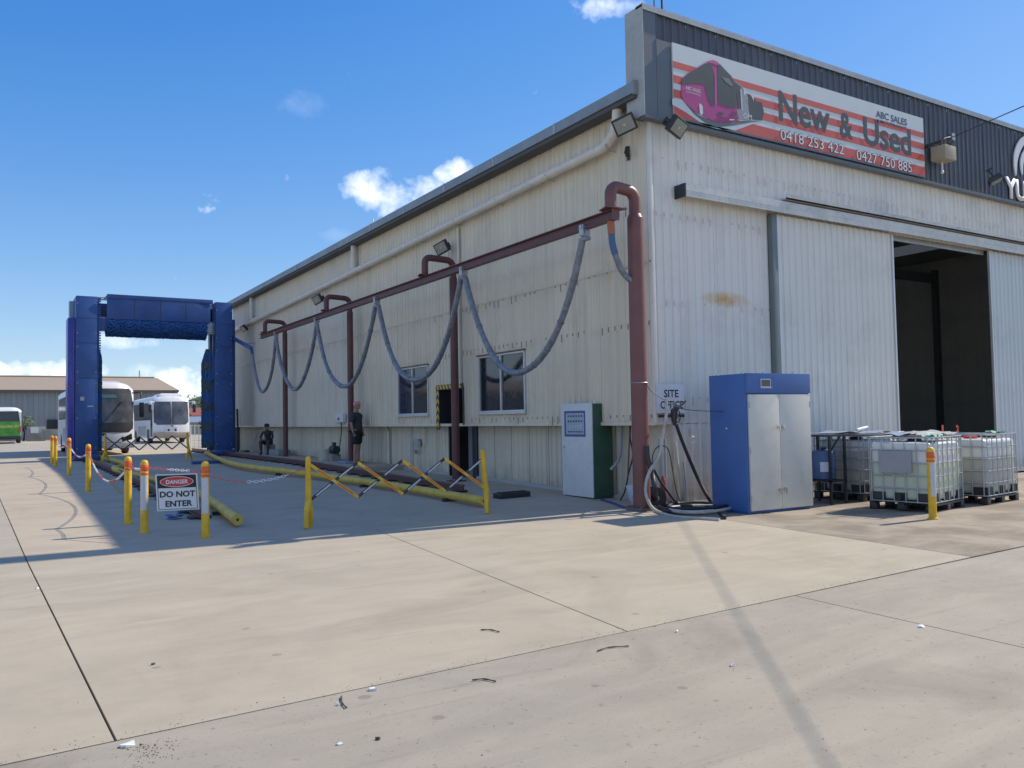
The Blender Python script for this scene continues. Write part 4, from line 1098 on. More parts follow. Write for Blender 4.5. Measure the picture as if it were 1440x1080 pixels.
# ------------------------------------------------------------------ expanding barriers
def barrier(p0, p1, n, label, zt, zb, far=False, feet=True):
    p0, p1 = Vector(p0), Vector(p1); d = (p1-p0); d.z = 0; L = d.length; d.normalize(); s = Vector((-d.y, d.x, 0))
    R = thing('expanding_barrier', label, 'barrier', tuple(p0), 'expanding lattice barriers')
    for k, p in enumerate((p0, p1)):
        g = p.z; lean = Vector((0, 0, 0)) if k == 0 else (-d*.07)
        m = MB(); top = p+Vector((0, 0, 1.0))+lean
        m.tube([p+Vector((0, 0, .28)), p+Vector((0, 0, .60))+lean*.6, top], [.050, .046, .040], 12); m.tube([top, top+Vector((0, 0, .035)), top+Vector((0, 0, .055))], [.041, .034, .012], 12)
        po = m.build('barrier_post', m_yel, R)
        for q in (-1, 1):
            a = p+Vector((0, 0, .40)); b = p+s*q*.06+d*.045*q+Vector((0, 0, .28)); c = p+s*q*.13+d*.075*q+Vector((0, 0, .0))
            MB().tube([a, b, c], [.044, .042, .036], 10).build('foot', m_yel, R, bevel=.008)
        MB().tube([p+s*-.05+Vector((0, 0, .30)), p+s*-.05+Vector((0, 0, .22)), p+s*.05+Vector((0, 0, .22)), p+s*.05+Vector((0, 0, .30))], .012, 6).build('foot_brace', m_yel, R)
    a0 = p0+d*.03; w = (L-.06)/n
    for k in range(n):
        x0, x1 = a0+d*w*k, a0+d*w*(k+1)
        g0 = p0.z+(p1.z-p0.z)*k/n
        def pt(b, z, off): return Vector((b.x, b.y, g0+z))+s*off
        for kind, A, B, off in (('yellow', pt(x0, zt, -.018), pt(x1, zb, -.018), 1), ('black', pt(x0, zb, .012), pt(x1, zt, .012), 0)):
            up = (B-A).cross(s)
            mt = m_yel if (kind == 'yellow' and not far) else m_blackp
            sl = MB().obox(A, B, .045, .014, up=s).build('lattice_slat', mt, R)
            v = (B-A); nn = s*(-.010)
            if far: pass
            elif kind == 'yellow':
                for lo, hi in ((.14, .44), (.56, .88)): MB().obox(A+v*lo+nn, B-v*(1-hi)+nn, .020, .003, up=s).build('red_stripe', M('stripe_red', (.62, .10, .03), .4), sl)
            else:
                for lo, hi in ((.12, .42), (.60, .90)): MB().obox(A+v*lo+nn, B-v*(1-hi)+nn, .022, .003, up=s).build('white_stripe', m_refl, sl)
        c = (pt(x0, zt, 0)+pt(x1, zb, 0))/2
        MB().cyl(c-s*.03, c+s*.03, .014, n=8).build('pivot', m_galv, R)
    return R
barrier(G(434, 742), G(685, 721), 4, 'yellow lattice barrier stretched across the entry of the wash bay', .925, .40)
pa, pb = G(148, 651), G(266, 648)
barrier(pa, pb, 5, 'thin dark lattice barrier stretched between the far side of the gantry columns', .95, .45, far=True)

# ------------------------------------------------------------------ cabinets
def blue_cabinet():
    R = thing('equipment_cabinet', 'tall blue cabinet with two pale grey doors standing in front of the shed', 'cabinet', (.22, -1.83, 0), rot=math.radians(-2.5))
    W, D, H = 1.44, .80, 2.22
    MB().box(0, W, 0, D, .03, H).box(.02, W-.02, .02, D-.02, 0, .03).build('cabinet_body', m_cabblue, R, world=False, bevel=.008)
    MB().box(.0, W, -.045, -.001, 1.905, H+.002).build('header', m_cabblue, R, world=False, bevel=.005)
    for a, b, s in ((.045, .715, -1), (.722, W-.006, 1)):
        d = MB().box(a, b, -.035, -.001, .05, 1.885).build('cabinet_door', m_cabgrey, R, world=False, bevel=.004)
        hx = a+.004 if s < 0 else b-.004
        for z in (.25, 1.0, 1.72): MB().cyl((hx, -.04, z-.05), (hx, -.04, z+.05), .010, n=8).build('hinge', m_galv, d, world=False)
        for z in (1.36, .36):
            x = (b-.05) if s < 0 else (a+.05)
            MB().cyl((x, -.035, z), (x, -.06, z), .022, n=12).cyl((x, -.06, z), (x, -.075, z), .03, n=12).box(x-.007, x+.007, -.09, -.075, z-.07, z+.012).build('door_lock', m_steel, d, world=False)
    f = MB().box(.30, .52, -.056, -.046, 1.995, 2.13).build('meter_window', m_alu, R, world=False); MB().box(.312, .508, -.058, -.0565, 2.01, 2.118).build('pane', m_glass, f, world=False)
    MB().box(.30, .56, -.052, -.0462, 1.985, 1.992).build('meter_sill', m_white, R, world=False)
    for x, y in ((.06, .10), (.06, .66), (W-.25, .08), (.55, .12)):
        pts = [(x+.028*math.cos(t), y, H+.045+.028*math.sin(t)) for t in [2*PI*k/14 for k in range(14)]]
        MB().tube(pts, .008, 6, closed=True).cyl((x, y, H), (x, y, H+.02), .014, n=8).build('lifting_eye', m_steel, R, world=False)
    MB().cyl((-.001, .42, 1.35), (-.006, .42, 1.35), .018, n=10).build('side_plug', m_alu, R, world=False)
blue_cabinet()
def green_cabinet():
    R = thing('control_cabinet', 'green cabinet with white door and control panel against the side wall', 'cabinet', (-.23, 1.52, gz(1.5)))
    x0, x1, y0, y1, g, H = -.23, .24, 1.52, 2.50, gz(1.6), 1.83
    MB().box(x0, x1, y0, y1, g+.05, H).box(x0+.03, x1-.03, y0+.03, y1-.03, g, g+.05).build('cabinet_body', m_green, R, bevel=.006)
    d = MB().box(x0-.022, x0-.001, y0-.004, y1+.004, g+.03, H+.012).build('cabinet_door', m_cabwhite, R, bevel=.004)
    X = x0-.022
    MB().box(X-.006, X-.0005, y0+.20, y1-.10, 1.20, 1.70).build('panel_plate', M('panel_blue', (.06, .08, .25), .4), d)
    MB().box(X-.0085, X-.0065, y0+.235, y1-.16, 1.245, 1.655).build('panel_face', M('panel_pale', (.35, .42, .50), .4), d)
    bt = MB(); bt2 = MB(); bt3 = MB()
    for r, z in enumerate((1.60, 1.50, 1.295)):
        for k in range(6):
            y = y0+.30+k*.085; (bt if (k+r) % 3 else bt2).cyl((X-.009, y, z), (X-.022, y, z), .017, n=10)
    for k in range(5):
        y = y0+.33+k*.085; bt3.obox((X-.011, y-.03, 1.43), (X-.011, y+.03, 1.37), .012, .003, up=(1, 0, 0))
    bt.build('push_buttons', M('button_green', (.02, .13, .06), .4), d); bt2.build('push_buttons', m_blackp, d); bt3.build('panel_marks', m_white, d)
    MB().cyl((X, y1-.07, 1.0), (X-.03, y1-.07, 1.0), .022).box(X-.035, X-.03, y1-.08, y1-.06, .95, 1.03).build('door_lock', m_steel, d)
    for y in (1.75, 2.2): MB().cyl((0, y, H), (0, y, H+.05), .02).build('lifting_eye', m_steel, R)
green_cabinet()

# ------------------------------------------------------------------ caged water tanks (IBC)
def make_ibc(tmat, plates, key):
    R = thing('caged_tank', '', 'water tank', (0, 0, 0), 'caged water tanks in front of the shed door')
    W, D, Hh = 1.20, 1.0, 1.16
    b = MB(); b.box(.03, W-.03, .03, D-.03, .17, 1.08); tk = b.build('tank_bottle', tmat, R, world=False, bevel=.07, seg=4)
    MB().lathe((W/2, D/2, 0), [(.11, 1.07), (.11, 1.12), (.09, 1.125)], 20).build('filler_cap', m_red if key == 1 else m_blackp, R, world=False)
    # pallet
    for y in (.0, D/2-.05, D-.10): MB().box(0, W, y, y+.10, .10, .125).build('pallet_deck', m_blackp, R, world=False)
    for x in (0.0, W/2-.06, W-.12):
        for y in (.0, D/2-.06, D-.12): MB().box(x, x+.12, y, y+.12, .012, .10).build('pallet_foot', m_blackp, R, world=False, bevel=.008)
    MB().box(0, W, 0, .09, 0, .012).box(0, W, D-.09, D, 0, .012).build('pallet_runner', m_blackp, R, world=False)
    MB().box(.02, W-.02, .02, D-.02, .126, .165).build('tray', m_blackp, R, world=False, bevel=.01)
    # bottom dark inserts like the plastic corner guards
    for (a, c) in (((.0, .22), (0, .02)), ((W-.26, W-.02), (0, .02)), ((.50, .70), (0, .02))): MB().box(a[0]+.012, a[1], .006, .026, .17, .29).build('corner_guard', m_blackp, R, world=False)
    for (a, c) in ((.02, .24), (.40, .60), (D-.26, D-.02)): MB().box(.006, .026, a, c, .17, .29).build('corner_guard', m_blackp, R, world=False)
    # cage
    r = .0095; z0, z1 = .14, Hh
    def ring(z, rr=r):
        q = .05; pts = []
        for cx, cy, a0 in ((W-q, q, -PI/2), (W-q, D-q, 0), (q, D-q, PI/2), (q, q, PI)):
            for k in range(4): t = a0+PI/2*k/3; pts.append((cx+q*math.cos(t), cy+q*math.sin(t), z))
        return MB().tube(pts, rr, 6, closed=True)
    for z in (z0+.01, .36, .56, .76, .96, z1): ring(z, r if z < z1 else .011).build('cage_ring', m_galv, R, world=False)
    nx, ny = 7, 6
    me = MB().cyl((0, 0, z0), (0, 0, z1), r, n=6).mesh(m_galv, name='cage_bar')
    for i in range(nx):
        x = .05+(W-.10)*i/(nx-1)
        for y in (-.003, D+.003): link('cage_bar', me, R, (x, y, 0))
    for i in range(ny):
        y = .05+(D-.10)*i/(ny-1)
        for x in (-.003, W+.003): link('cage_bar', me, R, (x, y, 0))
    for x in (.35, .85): MB().cyl((x, 0, Hh-.012), (x, D, Hh-.012), .011, n=6).build('top_bar', m_galv, R, world=False)
    if plates: MB().box(-.018, -.013, .30, .82, .60, .95).build('metal_plate', M('plate_grey', (.33, .35, .36), .45, .2), R, world=False)
    MB().cyl((-.0, D/2, .22), (-.06, D/2, .22), .045).box(-.075, -.055, D/2-.04, D/2+.04, .24, .27).build('outlet_valve', m_blackp, R, world=False)
    return R
def ibcs():
    tw = sub_tank('tank_white_low', (.72, .72, .66), (.56, .62, .47), .76); tg = sub_tank('tank_grey', (.70, .70, .65), (.47, .47, .41), .80)
    tb = sub_tank('tank_far', (.66, .66, .62), (.42, .42, .37), .90)
    a = G(1313, 722); o = make_ibc(tw, True, 0); place(o, (a[0], a[1], 0), math.radians(9), 'front caged white tank with grey metal plate behind the lone bollard')
    o = make_ibc(tg, False, 1); c = G(1391, 711); place(o, (c[0]+.02, c[1]+.03, 0), math.radians(5), 'right hand caged tank half full of murky liquid')
    o = make_ibc(tb, False, 0); place(o, (3.10, -1.84, 0), math.radians(2), 'left rear caged tank partly hidden by the blue cabinet')
    o = make_ibc(tb, False, 2); place(o, (4.75, -1.75, 0), math.radians(-3), 'caged tank at the back behind the other three tanks')
    # loose things on the tanks
    bl = M('blue_sheet', (.22, .28, .40), .45, var=.25); wh = M('white_sheet', (.45, .47, .46), .4)
    def sheetobj(name, cx, cy, z, w, d, mat, lab, cat, rot, seed, amp=.014):
        rg = random.Random(seed); m = MB(); n = 10; v = []
        for j in range(n+1):
            for i in range(n+1):
                u, t = i/n-.5, j/n-.5; hh = amp*(math.sin(u*9+seed)+math.cos(t*7+seed*2)+.6*math.sin((u+t)*14))+rg.uniform(-.004, .004)
                x, y = u*w, t*d; v.append((cx+x*math.cos(rot)-y*math.sin(rot), cy+x*math.sin(rot)+y*math.cos(rot), z+hh+amp*2.0))
        nn = len(v); v2 = [(a, b, c-.006) for a, b, c in v]; f = [(j*(n+1)+i, j*(n+1)+i+1, (j+1)*(n+1)+i+1, (j+1)*(n+1)+i) for j in range(n) for i in range(n)]
        m.add(v+v2, f+[tuple(q+nn for q in reversed(k)) for k in f]); tag(m.build(name, mat), lab, cat)
    sheetobj('plastic_sheet', 3.55, -1.35, 1.18, 1.3, 1.1, bl, 'crumpled blue plastic sheet on the left rear tank', 'plastic sheet', .1, 1)
    sheetobj('plastic_sheet', 2.95, -2.75, 1.18, .9, .5, bl, 'pale blue folded sheet on the left edge of the front tank', 'plastic sheet', .3, 2)
    sheetobj('plastic_sheet', 3.2, -2.95, 1.17, .9, .7, wh, 'translucent white sheet lying on top of the front tank', 'plastic sheet', .2, 3, .02)
    gr = M('green_net', (.05, .30, .20), .6)
    sheetobj('green_rag', 2.75, -3.35, 1.16, .30, .22, gr, 'green rag caught on the top corner of the front tank', 'rag', .2, 4, .012)
    sheetobj('green_rag', 5.0, -3.15, 1.16, .34, .26, gr, 'green rag caught on the top of the right hand tank', 'rag', .3, 5, .012)
    t = tag(MB().cyl((2.9, -1.9, 1.27), (4.2, -1.2, 1.29), .025).build('plastic_pipe', m_white), 'white plastic pipe lying over the rear tank', 'pipe')
    # numerals 1 and 2 on small red plates beyond the tanks
    for ch, px, lab in (('1', 1326, 'left one of the two small red numerals behind the tanks, reading one'), ('2', 1346, 'right one of the two small red numerals behind the tanks, reading two')):
        p = CAM.Y(px, 606, -1.3); R = thing('number_marker', lab, 'marker', (p[0], -1.3, 1.17), 'red number markers')
        lettering(ch, (p[0]-.04, -1.3, p[2]-.02), (1, 0, 0), (0, 0, 1), .07 if ch == '1' else .11, .14, M('marker_red', (.75, .06, .04), .4), R, .0, bold=.05)
        MB().box(p[0]-.03, p[0]+.05, -1.295, -1.285, 1.14, p[2]-.018).build('marker_foot', m_red, R)
    # steel stand with blue drum at the left
    q = thing('drum_stand', 'dark steel stand between the blue cabinet and the front tank', 'stand', (2.3, -1.5, 0))
    for x, y in ((2.35, -1.75), (2.75, -1.75), (2.35, -1.2), (2.75, -1.2)): MB().box(x-.02, x+.02, y-.02, y+.02, 0, 1.16).build('leg', m_blackp, q)
    MB().box(2.33, 2.77, -1.77, -1.18, 1.16, 1.19).build('stand_top', m_blackp, q); MB().obox((2.35, -1.76, .9), (2.62, -1.76, 1.16), .025, .025).box(2.33, 2.77, -1.77, -1.18, .38, .41).build('brace', m_blackp, q)
    q = thing('blue_drum', 'blue plastic drum with white label on the dark steel stand', 'drum', (2.55, -1.47, .41))
    MB().lathe((2.55, -1.47, .41), [(.18, 0), (.20, .02), (.20, .20), (.205, .22), (.20, .24), (.20, .46), (.18, .50), (.06, .52)], 20).build('drum_body', M('drum_blue', (.10, .16, .27), .5), q)
    MB().cyl((2.55, -1.47, .93), (2.55, -1.47, .97), .05).build('drum_cap', m_blackp, q)
    lb = MB(); n = 6; a0 = math.radians(200); v = [(2.55+.208*math.cos(a0+k*.13), -1.47+.208*math.sin(a0+k*.13), z) for z in (.55, .72) for k in range(n+1)]
    lb.add(v, [(k, k+1, n+2+k, n+1+k) for k in range(n)]).build('drum_label', m_white, q)
ibcs()

# ------------------------------------------------------------------ hoses, lances and clutter at the front post
def clutter():
    Yp = lambda px, py, Y=-.62: tuple(CAM.Y(px, py, Y))
    def hose(name, lab, pts, r, mat, cat='hose', n=6):
        tag(MB().tube(smooth_path(pts, n), r, 10).build(name, mat), lab, cat)
    gr = lambda px, py, r=.02: tuple(Vector(G(px, py))+Vector((0, 0, r)))
    hose('cream_hose', 'cream hose hanging from the sign and curling round the foot of the front post',
         [Yp(937, 561), Yp(936.5, 585), Yp(931, 615), Yp(926, 640), Yp(914, 662), Yp(908.5, 680), Yp(909, 697, -.7), Yp(917, 714, -.8), gr(932, 724), gr(955, 729), gr(985, 731), gr(1012, 733)], .026, m_creamhose)
    hose('black_delivery_hose', 'thick black fuel hose running from the nozzle down to the cabinet foot',
         [Yp(951, 597), Yp(957, 614), Yp(968, 642), Yp(981, 672), Yp(994, 697, -.8), gr(1006, 716, .03), gr(1019, 731, .03)], .030, m_black)
    t = thing('fuel_nozzle', 'black fuel nozzle hanging below the SITE OFFICE sign', 'nozzle', Yp(951, 597, -.60))
    p = lambda a, b: Yp(a, b, -.60)
    MB().tube([p(949, 598), p(948, 590), p(948, 578), p(953, 572)], [.03, .05, .065, .045], 10).tube([p(953, 572), p(958, 570), p(964, 564)], .018, 8).build('nozzle_body', m_blackp, t)
    MB().tube([p(955, 578), p(957, 586), p(955, 593), p(950, 594)], .010, 6).build('hand_guard', m_blackp, t); MB().tube([p(952, 583), p(955, 590)], .007, 6).build('trigger', m_steel, t)
    MB().tube([p(937, 583), (CAM.Y(937, 580, -.10))], .018).build('hanger', m_blackp, t)
    hose('black_cable', 'thin black cable looping beside the front post', [Yp(917, 655), Yp(918, 640), Yp(923, 630), Yp(931, 627), Yp(939, 631), Yp(943, 645), Yp(947, 668), Yp(951, 690), Yp(957, 706)], .008, m_black)
    hose('black_lance', 'thick black insulated pipe leaning on the front post', [Yp(909.5, 627, -.55), Yp(911, 645, -.55), Yp(917, 665, -.6), Yp(921, 690, -.7), gr(924, 712)], .040, m_blackp)
    hose('black_hose_arc', 'black hose arcing from the post to the ground beside the white wall base', [Yp(920, 661), Yp(928, 676), Yp(938, 690), Yp(948, 703), gr(962, 716), gr(985, 716), gr(1003, 713)], .020, m_black)
    for i, (cx, cy, rx, ry, m, r) in enumerate(((-.33, -.95, .36, .30, m_black, .028), (-.28, -1.05, .46, .34, m_black, .026), (-.18, -1.18, .58, .40, m_creamhose, .024), (-.42, -.85, .26, .26, m_black, .024), (-.10, -1.0, .50, .42, m_black, .022))):
        rg = random.Random(i); ph = rg.uniform(0, 6); pts = []
        for k in range(44):
            a = ph+2*PI*k/44*1.85; q = 1+.10*math.sin(3*a+i); pts.append((cx+rx*q*math.cos(a), cy+ry*q*math.sin(a), .028+.026*i*.6+.02*(k/44)))
        lab = ['black hose coil against the front post', 'second black hose coil spreading towards the cabinet', 'cream hose coil lying loosest on the ground', 'tight small black hose coil at the post foot', 'flat wide black hose coil by the wall base'][i]
        tag(MB().tube(pts, r, 8).build('hose_coil', m), lab, 'hose coil', 'hose coils by the front post')
    hose('grey_flex', 'grey flexible conduit hanging out of the wall beside the green cabinet', [CAM.X(873.5, 598, .2), CAM.X(873.5, 620, .15), CAM.X(872, 640, .1), CAM.X(866, 653, .0), CAM.X(859, 660, -.05)], .03, M('flex_grey', (.30, .31, .32), .5))
    hose('pressure_lance', 'thin red and black pressure lance leaning on the wall left of the front post', [CAM.X(887, 594, .1), CAM.X(886, 615, .05), CAM.X(890, 640, .0), CAM.X(884, 665, -.1), CAM.X(879, 690, -.2), CAM.X(872, 704, -.25)], .014, m_black)
    tag(MB().tube([CAM.X(886, 590, .15), CAM.X(886, 608, .1), CAM.X(884, 640, .05), CAM.X(883, 668, .02)], .014, 8).build('red_pole', m_redox2), 'thin red pole standing against the wall behind the lance', 'pole')
    tag(MB().tube([CAM.X(891, 640, .0), CAM.X(893, 670, -.1), CAM.X(893, 698, -.2)], .02, 8).build('pale_pole', m_creamhose), 'pale pole leaning between the lance and the front post', 'pole')
    # white bag
    m = MB(); pts = [(880, 683), (887, 681), (893, 683), (896, 692), (900, 704), (898, 712), (890, 710), (884, 700)]
    c = CAM.X(889, 695, -.52); ring = [CAM.X(a, b, -.45) for a, b in pts]; ring2 = [CAM.X(a+1, b+1, -.34) for a, b in pts]; c = CAM.X(889, 695, -.50)
    m.add([tuple(c)]+[tuple(q) for q in ring]+[tuple(q) for q in ring2], [(0, k+1, (k+1) % 8+1) for k in range(8)]+[(k+1, k+9, (k+1) % 8+9, (k+1) % 8+1) for k in range(8)]+[tuple(range(9, 17))])
    tag(m.build('cloth_bag', M('cloth_lilac', (.46, .45, .48), .7, var=.2, scale=12), angle=15), 'pale crumpled cloth hanging left of the front post foot', 'cloth')
    # reel
    cc = Vector(G(921, 716))+Vector((0, 0, .19)); R = thing('hose_reel', 'small dark hose reel standing at the foot of the front post', 'reel', (cc.x, cc.y, 0))
    d = Vector((.35, .94, 0)).normalized()
    for s in (-.07, .07): MB().cyl(cc+d*s-d*.008, cc+d*s+d*.008, .185, n=22).build('reel_disc', m_blackp, R)
    MB().cyl(cc-d*.09, cc+d*.09, .05, n=12).build('hub', m_steel, R); MB().cyl(cc-d*.06, cc+d*.06, .14, n=16).build('wound_hose', m_black, R)
    # fire extinguisher like red tube, grey tube, thin rods against the front wall
    p = CAM.Y(933, 702, -.35); tag(MB().lathe((p[0], -.35, .0), [(.05, 0), (.055, .02), (.055, .46), (.03, .52), (.02, .56)], 14).build('red_cylinder', M('faded_red', (.34, .07, .05), .5)), 'faded red cylinder standing behind the hoses', 'cylinder')
    p = CAM.Y(932, 660, -.18); tag(MB().cyl((p[0], -.18, .5), (p[0], -.18, 1.18), .07, n=14).build('grey_tube', m_galv), 'grey tube clipped to the wall behind the cream hose', 'tube')
    p = CAM.Y(957, 690, -.15); tag(MB().tube([(p[0], -.12, .02), (p[0]+.01, -.09, .6), (p[0]-.02, -.07, 1.1)], .025, 8).build('cream_rod', m_cream), 'cream rod leaning on the front wall near the sign', 'rod')
    p = CAM.Y(960, 690, -.15); tag(MB().tube([(p[0]+.05, -.20, .02), (p[0]+.05, -.12, .75)], .03, 8).build('dark_rod', m_galv), 'dark short rod beside the cream rod', 'rod')
    p = CAM.Y(972, 618, -.05); h = thing('wall_hook', 'white coat hook and ring on the front wall near the cabinet', 'hook', (p[0], -.05, p[2]))
    rr = [(p[0]+.03+.055*math.cos(t), -.06, p[2]-.01+.055*math.sin(t)) for t in [2*PI*k/16 for k in range(16)]]
    MB().tube(rr, .011, 6, closed=True).build('ring', m_white, h); MB().cyl((p[0]-.04, -.05, p[2]+.05), (p[0]-.03, -.05, p[2]+.2), .012).build('hook_stem', m_galv, h)
    hose('tie_wire', 'thin wire tied round the front post and stretched to the blue cabinet', [(-.64, -.47, 2.13), tuple(CAM.Y(915, 549, -.45)), tuple(CAM.Y(935, 563, -.6)), tuple(CAM.Y(952, 573, -.7)), tuple(CAM.Y(975, 577, -1.0)), (.24, -1.35, 1.62)], .006, m_blackp)
    tag(MB().tube([(-.64+.15*math.cos(t), -.31+.15*math.sin(t), 2.13) for t in [2*PI*k/20 for k in range(20)]], .008, 6, closed=True).build('wire_band', m_galv), 'wire band round the front post', 'wire')
    hose('blue_strap', 'flat blue hose on the ground between green cabinet and post', [gr(846, 704, .012), gr(862, 709, .012), gr(878, 715, .012), gr(893, 719, .012)], .026, m_bluehose)
    hose('ground_hose', 'thin pale hose lying along the slab edge left of the post', [gr(830, 721, .012), gr(858, 722, .012), gr(889, 726, .012), gr(905, 728, .012)], .010, m_creamhose)
    a = Vector(G(722, 697)); b = MB()
    s = thing('rubber_ramp', 'black rubber wheel block lying on the bay floor by the wall', 'wheel block', (a.x, a.y, gz(a.y)))
    pA, pB = Vector(G(703, 702)), Vector(G(745, 698)); dd = (pB-pA).normalized(); w = Vector((-dd.y, dd.x, 0))
    MB().obox(pA+Vector((0, 0, .055))+w*.1, pB+Vector((0, 0, .055))+w*.1, .26, .10).build('block', m_blackp, s, bevel=.015)
    MB().obox(pA+Vector((0, 0, .112))+w*.1+dd*.05, pB+Vector((0, 0, .112))+w*.1-dd*.05, .14, .012).build('grip_top', m_black, s)
    MB().box(-.83, -.45, -.50, -.12, .0, .06).build('footing', M('footing_stained', (.15, .13, .11), .8, grime=.5))
    o = [x for x in bpy.data.objects if x.name.startswith('footing')][0]; tag(o, 'low concrete footing under the front red post', 'footing')
clutter()

# ------------------------------------------------------------------ things along the side wall
def wall_clutter():
    g = gz(20)
    t = thing('switch_box', 'white switch box with conduit fixed to the wall left of the standing man', 'switch box', (-.1, 13.9, 1.6))
    P = lambda px, py, X=-.12: tuple(CAM.X(px, py, X))
    a, b = P(472, 582), P(483, 594)
    MB().box(-.14, -.03, b[1], a[1], b[2], a[2]).build('box_body', m_cabwhite, t, bevel=.01)
    MB().cyl((-.14, (a[1]+b[1])/2, b[2]+.12), (-.18, (a[1]+b[1])/2, b[2]+.12), .04).build('switch_knob', m_red, t)
    MB().tube(smooth_path([P(480, 594), P(480, 608, -.05), P(478, 625, .1), P(476, 640, -.3)], 5), .018, 8).build('conduit', m_blackp, t)
    def box(name, lab, cat, px0, px1, py0, py1, X, mat, depth=.35):
        p, q = CAM.X(px0, py1, X), CAM.X(px1, py1, X); zt = CAM.X(px0, py0, X)[2]; base = gz(20)+.075 if q[1] > 11.2 else gz(q[1])
        o = MB().box(X, X+depth, q[1], p[1], base, zt).build(name, mat, bevel=.012); return tag(o, lab, cat)
    t = thing('water_pump', 'small dark pump motor on a block at the foot of the wall', 'pump', (-.3, 14.3, g))
    p = CAM.X(470, 640, -.35); MB().cyl((-.35, p[1]+.2, .66), (-.35, p[1]-.25, .66), .13, n=16).build('motor', m_blackp, t); MB().cyl((-.35, p[1], .36), (-.35, p[1], .9), .07).build('pump_riser', m_blackp, t)
    MB().box(-.5, -.2, p[1]-.2, p[1]+.2, g+.075, .52).build('pump_base', m_concblock, t)
    p = CAM.X(457, 655, -.55); t = thing('plastic_tub', 'cream plastic drum by the wall left of the pump', 'drum', (-.55, p[1], g+.075))
    MB().lathe((-.55, p[1], g+.075), [(.20, 0), (.22, .05), (.23, .36), (.235, .38), (.20, .40)], 20).build('drum_body', m_cream, t); MB().tube([(-.55, p[1]-.23, .62), (-.60, p[1], .55), (-.55, p[1]+.23, .62)], .008, 5).build('handle', m_galv, t)
    box('blue_crate', 'pale blue crate between the pump and the standing man', 'crate', 474, 486, 648, 658, -.75, M('crate_blue', (.22, .30, .38), .5), .3)
    box('small_block', 'small concrete block near the standing man', 'block', 497, 504, 652, 657, -.6, m_concblock, .2)
    # far end clutter: broom handle, box, blue pipe
    tag(MB().tube([P(352, 641, -.45), P(362, 609, .15)], .022, 8).build('leaning_board', m_creamhose), 'pale pole leaning on the wall beside the crouching worker', 'pole')
    tag(MB().tube([P(333.5, 575, -.15), P(334.5, 612, -.15), P(334.5, 636, -.15)], .05, 8).build('dark_standpipe', m_blackp), 'dark standpipe on the wall just right of the gantry', 'pipe')
    box('tool_chest', 'dark tool chest beside the crouching worker', 'chest', 378, 391, 632, 645, -.5, m_concblock, .5)
    box('wooden_wedge', 'small dark wedge leaning at the far foot of the wall', 'wedge', 338, 345, 633, 640, -.3, m_blackp, .2)
    a, b = Vector(G(270, 653)), Vector(G(318, 651)); s = MB().obox(a+Vector((0, 0, .06)), b+Vector((0, 0, .06)), .35, .10)
    tag(s.build('blue_plank', m_blue, bevel=.01), 'dark blue channel lying across the bay near the right column', 'plank')
    a = Vector(G(246, 730)); m = MB(); rg = random.Random(4)
    for k in range(5): m.obox(a+Vector((rg.uniform(-.1, .1), rg.uniform(-.1, .1), .015+.012*k)), a+Vector((rg.uniform(-.14, .14), rg.uniform(-.12, .12), .03+.012*k)), .10, .018)
    tag(m.build('blue_rag', M('rag_blue', (.08, .17, .42), .7, var=.3)), 'crumpled blue rag on the ground under the danger sign', 'rag')
wall_clutter()

